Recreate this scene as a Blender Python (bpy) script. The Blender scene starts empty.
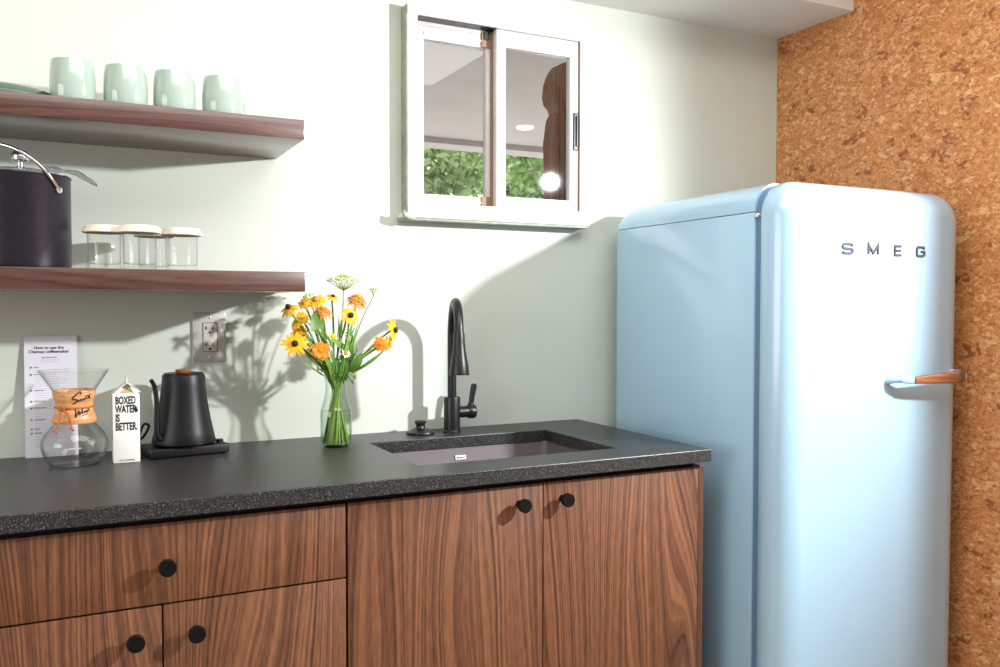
import bpy, bmesh, math, random
from mathutils import Vector, Matrix, Quaternion
PI = math.pi
random.seed(7)
col = bpy.context.scene.collection
scene = bpy.context.scene

# ------------------------------------------------------------------ camera numbers
F_PX, YAW, PITCH, ROLL = 859.8, math.radians(26.757), math.radians(1.8925), math.radians(-.0718)
CAM = Vector((0, -2.345, 1.28))
_fwd = Vector((math.sin(YAW)*math.cos(PITCH), math.cos(YAW)*math.cos(PITCH), -math.sin(PITCH)))
_right = Vector((math.cos(YAW), -math.sin(YAW), 0))
_down = _fwd.cross(_right)
_r2 = _right*math.cos(ROLL)+_down*math.sin(ROLL)
_d2 = -_right*math.sin(ROLL)+_down*math.cos(ROLL)

def at(px, py, y):
    """point of the vertical plane at depth y that was measured at a pixel of the survey photo"""
    v = _r2*((px-500)/F_PX)+_d2*((py-333.5)/F_PX)+_fwd
    return CAM+v*((y-CAM.y)/v.y)

# ------------------------------------------------------------------ colours and materials
def lin(c):
    return tuple(((x/255)/12.92 if x/255 <= .04045 else ((x/255+.055)/1.055)**2.4) for x in c)+(1,)

class NT:
    def __init__(s, name):
        s.m = bpy.data.materials.new(name); s.m.use_nodes = True
        s.t = s.m.node_tree; s.b = s.t.nodes['Principled BSDF']; s.out = s.t.nodes['Material Output']
    def n(s, typ, **kw):
        o = s.t.nodes.new(typ)
        for k, v in kw.items():
            if k.startswith('i_'):
                o.inputs[k[2:].replace('_', ' ')].default_value = v
            else: setattr(o, k, v)
        return o
    def l(s, a, b): s.t.links.new(a, b)
    def pos(s, scale=(1, 1, 1), obj=True):
        tc = s.n('ShaderNodeTexCoord') ; mp = s.n('ShaderNodeMapping')
        mp.inputs['Scale'].default_value = scale
        if obj == 'world':
            g = s.n('ShaderNodeNewGeometry'); s.l(g.outputs['Position'], mp.inputs['Vector'])
        else: s.l(tc.outputs['Object'], mp.inputs['Vector'])
        return mp.outputs['Vector']
    def noise(s, vec, scale, detail=4, rough=.5, dist=0):
        o = s.n('ShaderNodeTexNoise'); s.l(vec, o.inputs['Vector'])
        o.inputs['Scale'].default_value = scale; o.inputs['Detail'].default_value = detail
        o.inputs['Roughness'].default_value = rough; o.inputs['Distortion'].default_value = dist
        return o
    def ramp(s, fac, stops, interp='LINEAR'):
        o = s.n('ShaderNodeValToRGB'); o.color_ramp.interpolation = interp
        e = o.color_ramp.elements
        while len(e) < len(stops): e.new(.5)
        for i, (p, c) in enumerate(stops):
            e[i].position = p; e[i].color = c if len(c) == 4 else lin(c)
        s.l(fac, o.inputs['Fac']); return o.outputs['Color']
    def mix(s, fac, a, b, mode='MIX'):
        o = s.n('ShaderNodeMix', data_type='RGBA', blend_type=mode)
        for sock, v in ((o.inputs[0], fac), (o.inputs[6], a), (o.inputs[7], b)):
            if hasattr(v, 'is_output') : s.l(v, sock)
            else: sock.default_value = v
        return o.outputs[2]
    def math(s, op, a, b=0.):
        o = s.n('ShaderNodeMath', operation=op)
        for sock, v in ((o.inputs[0], a), (o.inputs[1], b)):
            if hasattr(v, 'is_output'): s.l(v, sock)
            else: sock.default_value = v
        return o.outputs[0]
    def bump(s, h, strength=.2, dist=.002):
        o = s.n('ShaderNodeBump'); o.inputs['Strength'].default_value = strength
        o.inputs['Distance'].default_value = dist; s.l(h, o.inputs['Height'])
        s.l(o.outputs['Normal'], s.b.inputs['Normal'])

def plain(name, c, rough=.5, metal=0, coat=0, var=.04, scale=40, bump=0, spec=.5, sub=0):
    t = NT(name); v = t.pos()
    nz = t.noise(v, scale, 3)
    L = lin(c) if max(c) > 1 else tuple(c)+(1,)
    lo = tuple(max(0, x*(1-var)) for x in L[:3])+(1,); hi = tuple(min(1, x*(1+var)) for x in L[:3])+(1,)
    t.l(t.ramp(nz.outputs['Fac'], [(.3, lo), (.7, hi)]), t.b.inputs['Base Color'])
    t.b.inputs['Roughness'].default_value = rough; t.b.inputs['Metallic'].default_value = metal
    t.b.inputs['Coat Weight'].default_value = coat; t.b.inputs['Coat Roughness'].default_value = .06
    t.b.inputs['Specular IOR Level'].default_value = spec
    if name == 'fridge_enamel': t.b.inputs['Coat Roughness'].default_value = .16
    if sub:
        t.b.inputs['Subsurface Weight'].default_value = sub; t.b.inputs['Subsurface Scale'].default_value = .01
    if bump: t.bump(nz.outputs['Fac'], bump, .001)
    return t.m

def glass(name, tint=(.96, .98, .97), edge=(.80, .84, .83), ior=1.45, power=3., gloss=1.):
    """thin blown glass: clear, mirror-like by Fresnel, denser where the wall is seen edge-on"""
    t = NT(name); t.t.nodes.remove(t.b)
    lw = t.n('ShaderNodeLayerWeight'); lw.inputs['Blend'].default_value = .5
    f = t.math('POWER', lw.outputs['Facing'], power)
    tr = t.n('ShaderNodeBsdfTransparent'); t.l(t.mix(f, tuple(tint)+(1,), tuple(edge)+(1,)), tr.inputs['Color'])
    gl = t.n('ShaderNodeBsdfGlossy'); gl.inputs['Roughness'].default_value = .02
    f0 = ((ior-1)/(ior+1))**2                      # Schlick, the same from both sides of the wall
    fr = t.math('ADD', t.math('MULTIPLY', t.math('POWER', lw.outputs['Facing'], 5.), 1-f0), f0)
    mx = t.n('ShaderNodeMixShader'); t.l(t.math('MULTIPLY', fr, gloss), mx.inputs[0])
    t.l(tr.outputs[0], mx.inputs[1]); t.l(gl.outputs[0], mx.inputs[2]); t.l(mx.outputs[0], t.out.inputs['Surface'])
    return t.m

M = {}
# wall paint
t = NT('wall_paint'); v = t.pos(obj='world'); nz = t.noise(v, 260, 2)
t.l(t.ramp(t.noise(v, 1.7, 3).outputs['Fac'], [(.3, (.66, .715, .640, 1)), (.7, (.675, .73, .655, 1))]), t.b.inputs['Base Color'])
t.b.inputs['Roughness'].default_value = .6; t.bump(nz.outputs['Fac'], .08, .001); M['wall'] = t.m
M['ceiling'] = plain('ceiling_paint', (.80, .80, .79), .7, scale=8, var=.01)
M['floor'] = plain('floor_boards', (150, 125, 100), .4, scale=5, var=.15)
M['outer_wall'] = plain('outer_wall', (150, 140, 125), .8)
M['window_white'] = plain('window_white', (.74, .73, .71), .35, scale=60, var=.03)
M['aluminium'] = plain('aluminium', (.78, .77, .78), .3, .5)
M['brown_strip'] = plain('weather_strip', (150, 120, 98), .6)
M['black_plastic'] = plain('black_plastic', (26, 26, 28), .35)
M['green_paint'] = plain('old_green_paint', (146, 157, 138), .5, var=.2)

# cork
t = NT('cork'); v = t.pos(obj='world')
dn = t.noise(v, 38, 3); add = t.n('ShaderNodeVectorMath', operation='MULTIPLY_ADD')
t.l(dn.outputs['Color'], add.inputs[0]); add.inputs[1].default_value = (.013, .013, .013); t.l(v, add.inputs[2])
mp = t.n('ShaderNodeMapping'); mp.inputs['Rotation'].default_value = (.6, 0, 0); mp.inputs['Scale'].default_value = (1, .75, 1.2)
t.l(add.outputs[0], mp.inputs['Vector']); dv = mp.outputs[0]
def voro(scale, vec=dv, feat='F1'):
    o = t.n('ShaderNodeTexVoronoi', feature=feat); t.l(vec, o.inputs['Vector']); o.inputs['Scale'].default_value = scale; return o
def chan(c, i):
    o = t.n('ShaderNodeSeparateColor'); t.l(c, o.inputs[0]); return o.outputs[i]
v1, v2, v3 = voro(52), voro(120), voro(30)
chips = [(0, (170, 106, 58)), (.2, (200, 132, 76)), (.6, (214, 148, 90)), (.85, (224, 162, 104)), (1, (238, 186, 132))]
c1 = t.ramp(chan(v1.outputs['Color'], 0), chips); c2 = t.ramp(chan(v2.outputs['Color'], 1), chips)
base = t.mix(t.ramp(t.noise(v, 26, 3).outputs['Fac'], [(.38, (0, 0, 0, 1)), (.50, (1, 1, 1, 1))]), c1, c2)
fine = t.noise(dv, 170, 5, .7)
base = t.mix(t.ramp(fine.outputs['Fac'], [(.36, (.8, .8, .8, 1)), (.52, (0, 0, 0, 1))]), base, lin((150, 86, 42)))
base = t.mix(t.ramp(t.noise(v, 7, 3).outputs['Fac'], [(.35, (.25, .25, .25, 1)), (.6, (0, 0, 0, 1))]), base, lin((178, 104, 52)))
soft = t.ramp(t.noise(dv, 60, 3).outputs['Fac'], [(.46, (0, 0, 0, 1)), (.56, (1, 1, 1, 1))])
dark = t.ramp(chan(v3.outputs['Color'], 2), [(0, (1, 1, 1, 1)), (.09, (1, 1, 1, 1)), (.10, (0, 0, 0, 1))])
base = t.mix(t.math('MULTIPLY', t.math('MULTIPLY', dark, soft), .8), base, lin((128, 66, 32)))
spk = t.ramp(t.noise(dv, 95, 5, .7).outputs['Fac'], [(.33, (1, 1, 1, 1)), (.375, (0, 0, 0, 1))])
base = t.mix(t.math('MULTIPLY', spk, .85), base, lin((84, 42, 18)))
lite = t.ramp(chan(voro(56).outputs['Color'], 1), [(.90, (0, 0, 0, 1)), (.92, (1, 1, 1, 1))])
base = t.mix(t.math('MULTIPLY', t.math('MULTIPLY', lite, soft), .5), base, lin((246, 200, 146)))
t.l(base, t.b.inputs['Base Color']); t.b.inputs['Roughness'].default_value = .62
t.bump(fine.outputs['Fac'], .35, .002); M['cork'] = t.m

def wood(name, axis, dark, mid, light, freq=34, rough=.45, coat=0., streak=150, contrast=1., wscale=.055, seed=0.):
    """veneer: axis is the direction of the grain; ring lines wander slowly along it, so they close into cathedrals"""
    t = NT(name)
    sc = {'z': (1, 1, .15), 'x': (.13, 1, 1)}[axis]
    mpv = t.pos(sc, obj='world')
    off = t.n('ShaderNodeVectorMath', operation='ADD'); t.l(mpv, off.inputs[0]); off.inputs[1].default_value = (seed, seed*.3, seed*.7)
    v = off.outputs[0]
    sep = t.n('ShaderNodeSeparateXYZ'); t.l(v, sep.inputs[0])
    across = sep.outputs[0] if axis == 'z' else sep.outputs[2]
    warp = t.noise(v, 4.2, 1.5, .4)
    ph = t.math('ADD', across, t.math('MULTIPLY', warp.outputs['Fac'], wscale*8))
    ph = t.math('ADD', ph, t.math('MULTIPLY', t.noise(v, 14, 2).outputs['Fac'], .012))
    def rings(scale, det):
        o = t.n('ShaderNodeTexNoise', noise_dimensions='1D'); t.l(ph, o.inputs['W'])
        o.inputs['Scale'].default_value = scale; o.inputs['Detail'].default_value = det; o.inputs['Roughness'].default_value = .6
        return o.outputs['Fac']
    fs = t.noise(v, streak, 4, .65)
    r1, r2 = rings(freq, 2), rings(freq*3.2, 3)
    lines_ = t.math('POWER', t.math('ABSOLUTE', t.math('SINE', t.math('MULTIPLY', ph, freq*7.))), .35)
    val = t.math('ADD', t.math('MULTIPLY', r1, .30*contrast), t.math('MULTIPLY', r2, .34*contrast))
    val = t.math('ADD', val, t.math('MULTIPLY', fs.outputs['Fac'], .26))
    val = t.math('ADD', val, t.math('MULTIPLY', lines_, .12*contrast))
    val = t.math('ADD', val, .12*(1-contrast)+.02)
    t.l(t.ramp(val, [(.38, dark), (.53, mid), (.68, light)]), t.b.inputs['Base Color'])
    t.b.inputs['Roughness'].default_value = rough; t.b.inputs['Coat Weight'].default_value = coat
    t.b.inputs['Coat Roughness'].default_value = .25
    t.bump(fs.outputs['Fac'], .12, .0006)
    return t.m
M['walnut'] = wood('walnut_veneer', 'z', (42, 22, 13), (94, 58, 38), (134, 89, 60), freq=44, wscale=.045)
M['walnut_edge'] = wood('walnut_edge_band', 'z', (48, 28, 20), (76, 48, 35), (98, 64, 48), seed=3)
M['shelf_wood'] = wood('shelf_walnut', 'x', (52, 29, 23), (82, 51, 41), (110, 74, 60), freq=26, rough=.34, coat=.8, contrast=.8, seed=5)
M['light_wood'] = wood('turned_maple', 'x', (182, 118, 72), (212, 150, 98), (232, 178, 126), freq=60, rough=.4, seed=9)
M['handle_wood'] = wood('handle_wood', 'x', (84, 48, 30), (124, 76, 50), (150, 98, 70), freq=60, rough=.4, seed=2)
M['lid_wood'] = plain('lid_walnut', (150, 92, 52), .45, scale=90, var=.25)
M['grip_end'] = plain('grip_end', (104, 78, 62), .4)
M['old_post'] = wood('weathered_post', 'z', (84, 50, 34), (128, 84, 62), (158, 112, 88), freq=24, rough=.7, seed=4)

# granite
t = NT('black_granite'); v = t.pos(obj='world')
g1 = t.noise(v, 330, 4, .7); g2 = t.noise(v, 90, 4, .6)
c = t.ramp(g1.outputs['Fac'], [(.35, (.006, .006, .007, 1)), (.53, (.014, .014, .015, 1)), (.60, (.09, .09, .09, 1)), (.68, (.30, .30, .29, 1))])
c = t.mix(t.ramp(g2.outputs['Fac'], [(.35, (0, 0, 0, 1)), (.65, (.22, .22, .22, 1))]), c, (.03, .029, .028, 1))
t.l(c, t.b.inputs['Base Color'])
r = t.n('ShaderNodeMapRange'); t.l(g1.outputs['Fac'], r.inputs[0]); r.inputs[3].default_value = .28; r.inputs[4].default_value = .46
t.l(r.outputs[0], t.b.inputs['Roughness']); t.bump(g1.outputs['Fac'], .25, .0006); M['granite'] = t.m

M['fridge'] = plain('fridge_enamel', (163, 200, 224), .3, coat=1., scale=3, var=.01)
M['gasket'] = plain('door_gasket', (92, 126, 156), .5)
M['chrome'] = plain('chrome', (.82, .82, .84), .12, 1)
M['letter_metal'] = plain('letter_metal', (.07, .066, .085), .5, .3, spec=.3)
M['matte_black'] = plain('matte_black', (16, 15, 17), .38, scale=200, var=.1)
M['kettle_black'] = plain('kettle_black', (9, 8, 12), .42, scale=200, var=.08, spec=.38)
M['pot_black'] = plain('pot_anodised', (52, 49, 58), .33, .6, scale=140, var=.12)
M['knob_black'] = plain('knob_black', (8, 8, 9), .5, spec=.2)
M['carcass'] = plain('carcass_dark', (30, 20, 15), .7)
M['sink'] = plain('sink_composite', (98, 90, 94), .5, scale=700, var=.15)
M['white_label'] = plain('white_label', (238, 238, 242), .4)
M['ink'] = plain('ink_black', (30, 28, 28), .6)
M['grey_ink'] = plain('ink_grey', (120, 120, 132), .6)
M['pale_ink'] = plain('ink_pale', (190, 190, 205), .6)
M['paper'] = plain('card_paper', (238, 238, 248), .6, var=.01)
M['carton'] = plain('carton_white', (240, 238, 232), .5, var=.02)
M['raw_card'] = plain('raw_cardboard', (190, 160, 112), .8)
M['mug'] = plain('mint_glaze', (174, 194, 182), .14, coat=.6, var=.02, scale=12)
M['plate_steel'] = plain('outlet_plate', (204, 202, 196), .45, .1)
M['outlet_face'] = plain('outlet_face', (214, 210, 202), .35)
M['leather'] = plain('leather', (178, 98, 44), .55, scale=200, var=.2)
M['cap_paper'] = plain('cap_paper', (238, 232, 216), .7)
M['glass'] = glass('clear_glass', (.992, .995, .992), (.62, .66, .65), power=3.5)
M['jar_glass'] = glass('jar_glass', (.992, .995, .995), (.50, .55, .56), power=6.)
M['pane'] = glass('window_pane', (.93, .93, .93), (.75, .75, .75), ior=1.5, gloss=1.)
M['vase_glass'] = glass('vase_glass', (.975, .995, .975), (.50, .70, .55), power=3.2)
M['water'] = glass('water', (.94, .97, .90), (.70, .80, .62), ior=1.33)
M['film'] = glass('crinkled_film', (.80, .81, .81), (.55, .56, .56), ior=1.6)
M['petal_yellow'] = plain('petal_yellow', (252, 190, 20), .6, scale=90, var=.14)
M['petal_gold'] = plain('petal_gold', (248, 178, 26), .6, scale=90, var=.2)
M['petal_orange'] = plain('petal_orange', (252, 136, 22), .6, scale=90, var=.14)
M['petal_rust'] = plain('petal_rust', (206, 140, 62), .65, scale=160, var=.35)
M['petal_white'] = plain('petal_white', (248, 244, 226), .6)
M['lace_white'] = plain('lace_white', (232, 236, 208), .7, scale=300, var=.12)
M['lace_green'] = plain('lace_green', (170, 190, 80), .7, scale=300, var=.2)
M['cone_brown'] = plain('cone_brown', (52, 26, 20), .8, scale=400, var=.4, bump=.5)
M['cone_yellow'] = plain('cone_yellow', (226, 156, 24), .8, scale=400, var=.3)
M['stem'] = plain('stem_green', (128, 158, 58), .5, scale=60, var=.25)
M['stem_dark'] = plain('stem_dark_green', (84, 120, 44), .5, scale=60, var=.25)
M['leaf'] = plain('leaf_green', (78, 120, 42), .45, scale=60, var=.3)
M['leaf_light'] = plain('leaf_light_green', (120, 160, 62), .45, scale=60, var=.25)
M['tree_leaf'] = plain('tree_leaf', (.38, .55, .24), .6, scale=3, var=.5)
M['tree_leaf_pale'] = plain('tree_leaf_pale', (.52, .66, .38), .6, scale=3, var=.4)
M['bark'] = plain('bark', (92, 70, 54), .9)
M['soffit'] = plain('porch_ceiling', (.60, .565, .56), .7, scale=3, var=.06)
M['ground'] = plain('outside_ground', (188, 186, 184), .9, scale=4, var=.2)
t = NT('lamp_lens'); t.b.inputs['Base Color'].default_value = (1, 1, 1, 1)
t.b.inputs['Emission Color'].default_value = (1, .97, .9, 1); t.b.inputs['Emission Strength'].default_value = 3.2; M['lamp'] = t.m

# ------------------------------------------------------------------ mesh helpers
def box(bm, x0, x1, y0, y1, z0, z1, bev=0., seg=2):
    b = bmesh.new()
    bmesh.ops.create_cube(b, size=1)
    for vtx in b.verts:
        vtx.co = Vector(((x0+x1)/2+vtx.co.x*(x1-x0), (y0+y1)/2+vtx.co.y*(y1-y0), (z0+z1)/2+vtx.co.z*(z1-z0)))
    if bev: bmesh.ops.bevel(b, geom=b.edges[:], offset=bev, segments=seg, affect='EDGES', profile=.5)
    merge(bm, b)

def merge(bm, b, mat=None):
    vm = {}
    for vtx in b.verts: vm[vtx] = bm.verts.new(mat @ vtx.co if mat else vtx.co)
    for f in b.faces:
        try: nf = bm.faces.new([vm[x] for x in f.verts]); nf.smooth = f.smooth
        except ValueError: pass
    b.free()

def lathe(bm, prof, c=(0, 0, 0), seg=48, mat=None, ripple=None):
    """prof: list of (radius, height); open ends with radius 0 are closed to a point"""
    rings = []
    for i, (r, z) in enumerate(prof):
        if r < 1e-6: rings.append([bm.verts.new(T(mat, c, (0, 0, z)))])
        else:
            ring = []
            for k in range(seg):
                a = 2*PI*k/seg; rr = r*(1+(ripple(i, a) if ripple else 0))
                ring.append(bm.verts.new(T(mat, c, (rr*math.cos(a), rr*math.sin(a), z))))
            rings.append(ring)
    for A, B in zip(rings, rings[1:]):
        if len(A) == 1 and len(B) == 1: continue
        for k in range(seg):
            k2 = (k+1) % seg
            if len(A) == 1: f = bm.faces.new((A[0], B[k2], B[k]))
            elif len(B) == 1: f = bm.faces.new((A[k], A[k2], B[0]))
            else: f = bm.faces.new((A[k], A[k2], B[k2], B[k]))
            f.smooth = True

def T(mat, c, p):
    p = Vector(p)
    if mat: p = mat @ p
    return p+Vector(c)

def smooth_path(pts, n=6):
    pts = [Vector(p) for p in pts]; out = []
    P = [pts[0]*2-pts[1]]+pts+[pts[-1]*2-pts[-2]]
    for i in range(1, len(P)-2):
        for k in range(n):
            u = k/n; a, b, c_, d = P[i-1], P[i], P[i+1], P[i+2]
            out.append(.5*((2*b)+(c_-a)*u+(2*a-5*b+4*c_-d)*u*u+(3*b-a-3*c_+d)*u**3))
    out.append(pts[-1]); return out

def tube(bm, pts, rad, seg=10, cap=True, flat=1.):
    pts = [Vector(p) for p in pts]; n = len(pts)
    R = rad if isinstance(rad, (list, tuple)) else [rad]*n
    if len(R) != n: R = [R[0]+(R[-1]-R[0])*i/(n-1) if len(R) == 2 else R[min(len(R)-1, int(i*len(R)/n))] for i in range(n)]
    up = None; rings = []
    for i, p in enumerate(pts):
        d = (pts[min(i+1, n-1)]-pts[max(i-1, 0)]).normalized()
        if up is None:
            up = Vector((0, 0, 1)) if abs(d.z) < .9 else Vector((1, 0, 0))
        s = d.cross(up).normalized(); up = s.cross(d).normalized()
        rings.append([bm.verts.new(p+(s*math.cos(2*PI*k/seg)+up*flat*math.sin(2*PI*k/seg))*R[i]) for k in range(seg)])
    for A, B in zip(rings, rings[1:]):
        for k in range(seg):
            f = bm.faces.new((A[k], A[(k+1) % seg], B[(k+1) % seg], B[k])); f.smooth = True
    if cap:
        bm.faces.new(rings[0][::-1]); bm.faces.new(rings[-1])

def prism(bm, poly, y0, y1):
    """poly in (x, z), extruded along y"""
    A = [bm.verts.new((x, y0, z)) for x, z in poly]; B = [bm.verts.new((x, y1, z)) for x, z in poly]
    n = len(poly)
    bm.faces.new(A); bm.faces.new(B[::-1])
    for k in range(n): bm.faces.new((A[k], B[k], B[(k+1) % n], A[(k+1) % n]))

def build(name, fn, mat, parent=None, smooth=None, label=None):
    """one mesh object; the geometry is given in scene space and stored relative to its root"""
    bm = bmesh.new(); fn(bm)
    bmesh.ops.recalc_face_normals(bm, faces=bm.faces)
    off = world_loc(parent)
    for vtx in bm.verts: vtx.co -= off
    me = bpy.data.meshes.new(name); bm.to_mesh(me); bm.free()
    me.materials.append(M[mat] if isinstance(mat, str) else mat)
    if smooth is not None:
        me.shade_smooth()
        me.set_sharp_from_angle(angle=math.radians(smooth))
    o = bpy.data.objects.new(name, me); col.objects.link(o)
    if parent: o.parent = parent
    if label: o['label'] = label
    return o

def world_loc(o):
    v = Vector((0, 0, 0))
    while o: v += o.location; o = o.parent
    return v

def empty(name, loc, label=None, cat=None, group=None, kind=None):
    o = bpy.data.objects.new(name, None); o.location = loc; o.empty_display_size = .05; col.objects.link(o)
    tag(o, label, cat, group, kind); return o

def tag(o, label=None, cat=None, group=None, kind=None):
    for k, v in (('label', label), ('category', cat), ('group', group), ('kind', kind)):
        if v: o[k] = v
    return o

def origin(o, p):
    """move a top-level mesh's origin to p without moving its geometry"""
    p = Vector(p); o.data.transform(Matrix.Translation(-p)); o.location = p; return o

def copy_tree(o, parent=None):
    c = o.copy(); col.objects.link(c); c.parent = parent
    for ch in [x for x in bpy.data.objects if x.parent == o]: copy_tree(ch, c)
    return c

def text(name, s, size, mat, parent, M4, sx=1., bold=0., ext=.0003, align='LEFT', spacing=1., label=None, line=1.):
    cu = bpy.data.curves.new(name, 'FONT'); cu.body = s; cu.size = size; cu.extrude = ext; cu.offset = bold
    cu.align_x = align; cu.space_character = spacing; cu.space_line = line; cu.resolution_u = 3
    tmp = bpy.data.objects.new(name, cu); col.objects.link(tmp)
    dg = bpy.context.evaluated_depsgraph_get(); dg.update()
    me = bpy.data.meshes.new_from_object(tmp.evaluated_get(dg)); bpy.data.objects.remove(tmp)
    me.transform(M4 @ Matrix.Diagonal((sx, 1, 1, 1)))
    me.transform(Matrix.Translation(-world_loc(parent)))
    me.materials.clear(); me.materials.append(M[mat]); me.name = name
    o = bpy.data.objects.new(name, me); col.objects.link(o); o.parent = parent
    if label: o['label'] = label
    return o
FRONT = Matrix.Rotation(PI/2, 4, 'X')          # text plane facing -y

def struct(name, fn, mat, smooth=None):
    return tag(build(name, fn, mat, None, smooth), kind='structure')

# ------------------------------------------------------------------ the room
WX0, WX1, WZ0, WZ1 = .898, 1.441, 1.566, 2.100    # window opening
XC = 2.30                                          # cork wall plane
def wall_back(bm):
    box(bm, -3.5, WX0, 0, .035, 0, 2.75); box(bm, WX1, 5.0, 0, .035, 0, 2.75)
    box(bm, WX0, WX1, 0, .035, 0, WZ0); box(bm, WX0, WX1, 0, .035, WZ1, 2.75)
struct('wall_back', wall_back, 'wall')
struct('wall_right', lambda b: box(b, XC, XC+.12, -1.50, 0, 0, 2.75), 'cork')
struct('floor', lambda b: box(b, -3.5, 5.0, -6.0, .12, -.1, 0), 'floor')
struct('ceiling', lambda b: box(b, -3.5, 5.0, -6.0, 0, 2.60, 2.75), 'ceiling')
def bulkhead(bm):
    # soffit box along the back wall; its underside drops a little towards the left
    v = [(-3.5, -.335, 2.222), (XC, -.335, 2.238), (XC, 0, 2.240), (-3.5, 0, 2.222)]
    A = [bm.verts.new(p) for p in v]; B = [bm.verts.new((p[0], p[1], 2.60)) for p in v]
    bm.faces.new(A); bm.faces.new(B)
    for k in range(4): bm.faces.new((A[k], A[(k+1) % 4], B[(k+1) % 4], B[k]))
struct('ceiling_bulkhead', bulkhead, 'ceiling')

# window
win = empty('window_1', (1.165, 0, 1.53), kind='structure')
win['label'] = 'white framed two pane sliding window high on the pale green wall'
def frame(bm):
    box(bm, .867, .898, -.045, .036, 1.535, 2.128, .002)
    box(bm, 1.439, 1.465, -.045, .036, 1.535, 2.120, .002)
    box(bm, .867, 1.452, -.047, .036, 2.100, 2.130, .002)
    box(bm, .867, 1.465, -.047, .036, 1.535, 1.566, .002)
    box(bm, .898, 1.439, -.002, .012, 2.088, 2.101)                 # track fins
    box(bm, .898, 1.439, -.045, -.040, 1.566, 1.572)
build('window_frame', frame, 'window_white', win, 30)
build('window_sill', lambda b: box(b, .850, 1.470, -.058, 0, 1.527, 1.541, .004), 'window_white', win, 30)
def green(bm):
    box(bm, .852, 1.466, -.054, 0, 1.5205, 1.5275, .001)
    box(bm, .8645, .8672, -.043, 0, 1.53, 2.126)
    tube(bm, smooth_path([(.852, -.052, 1.545), (.853, -.056, 1.532), (.862, -.056, 1.527), (.885, -.054, 1.523)]), .006, 8)
build('painted_edge', green, 'green_paint', win, label='worn green paint along the frame edge')
def sash(x0, x1, y0, y1, z0, z1, l, r, tp, b_):
    def f(bm):
        box(bm, x0, x0+l, y0, y1, z0, z1, .0015); box(bm, x1-r, x1, y0, y1, z0, z1, .0015)
        box(bm, x0+l, x1-r, y0, y1, z1-tp, z1, .0015); box(bm, x0+l, x1-r, y0, y1, z0, z0+b_, .0015)
    return f
s1 = build('window_sash', sash(.900, 1.165, .000, .022, 1.567, 2.088, .034, .030, .038, .037), 'window_white', win, 30)
build('rail_bead', lambda b: (box(b, .934, 1.135, -.004, .002, 2.066, 2.070), box(b, .934, 1.135, -.004, .002, 1.585, 1.588)), 'aluminium', s1)
build('window_pane', lambda b: box(b, .930, 1.140, .009, .013, 1.600, 2.054), 'pane', s1)
s2 = build('window_sash', sash(1.152, 1.438, -.036, -.012, 1.569, 2.099, .031, .031, .050, .037), 'window_white', win, 30)
build('window_pane', lambda b: box(b, 1.180, 1.410, -.026, -.022, 1.602, 2.052), 'pane', s2)
def latch(bm):
    box(bm, 1.4185, 1.4335, -.041, -.035, 1.762, 1.880, .002)
    box(bm, 1.4260, 1.4310, -.046, -.040, 1.775, 1.868, .001)
build('latch', latch, 'black_plastic', s2)
def strips(bm):
    box(bm, 1.4382, 1.4412, -.043, .02, 1.570, 2.098)
    box(bm, 1.118, 1.152, -.006, .001, 2.050, 2.097); box(bm, 1.1475, 1.1525, -.012, .000, 1.575, 2.096)
    box(bm, 1.118, 1.152, -.006, .001, 1.570, 1.606)
build('weather_strip', strips, 'brown_strip', win, label='tan weather strip between the sashes')
build('channel_shadow_gap', lambda b: (box(b, .899, 1.152, -.040, -.002, 2.0985, 2.1005), box(b, 1.124, 1.140, -.010, .0005, 2.072, 2.096)), 'black_plastic', win)
for x, z in ((.884, 1.60), (.884, 2.02), (1.452, 1.60), (1.30, 2.114), (1.00, 2.114)):
    build('screw', lambda bm: lathe(bm, [(0, .0015), (.003, .001), (.0035, 0)], (x, -.046, z), 10, Matrix.Rotation(PI/2, 4, 'X')), 'aluminium', win)

# outside, beyond the window
struct('outside_ground', lambda b: box(b, -4, 14, .12, 16, -.1, 0), 'ground')
porch = empty('porch_roof', (3.2, .3, 2.42), 'pale flat porch ceiling seen through the window', 'porch roof')
def roof(bm):
    box(bm, -1.5, 9, .13, 3.2, 2.42, 2.56); box(bm, -1.5, 9, 3.1, 3.3, 2.38, 2.58)
build('ceiling_board', roof, 'soffit', porch)
def posts_(bm):
    box(bm, 8.7, 8.9, 3.1, 3.3, 0, 2.33); box(bm, -1.4, -1.2, 3.1, 3.3, 0, 2.33)
build('support_post', posts_, 'soffit', porch)
p = at(525, 127, 1.0)
def downl(bm):
    k = (2.42-CAM.z)/(p.z-CAM.z); q = CAM+(p-CAM)*k
    lathe(bm, [(0, 0), (.048, 0), (.054, .004), (.054, .012)], (q.x, q.y, 2.410), 32)
o = build('porch_downlight', downl, 'lamp', None, 30)
origin(o, o.data.vertices[0].co.copy())
tag(o, 'small round lit downlight in the porch ceiling outside', 'ceiling light')

def post(bm):
    # scalloped timber post, cut from a thick board
    L = [(548, 200), (547, 170), (546, 140), (548, 124), (549, 116), (552, 110), (550.5, 105), (546.5, 100), (545, 92), (546.5, 79), (550, 69), (555, 62), (561, 60), (566, 65), (568, 76), (569, 100), (569, 200)]
    pts = [at(x+3.5, y+3, 1.0) for x, y in L]
    poly = [(q.x, q.z) for q in pts]
    poly[0] = (poly[0][0], 0.0); poly[-1] = (poly[-1][0], 0.0)
    prism(bm, poly, .97, 1.06)
    xs = at(559, 150, .97)
    box(bm, xs.x, xs.x+.010, .955, .972, 0, 2.25)
    box(bm, xs.x+.03, xs.x+.037, .955, .972, 0, 2.20)
pst = empty('timber_post', (at(558, 150, 1.0).x, 1.01, 0), 'dark brown scalloped timber post just outside the right window pane', 'post')
build('post_board', post, 'old_post', pst)

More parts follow.
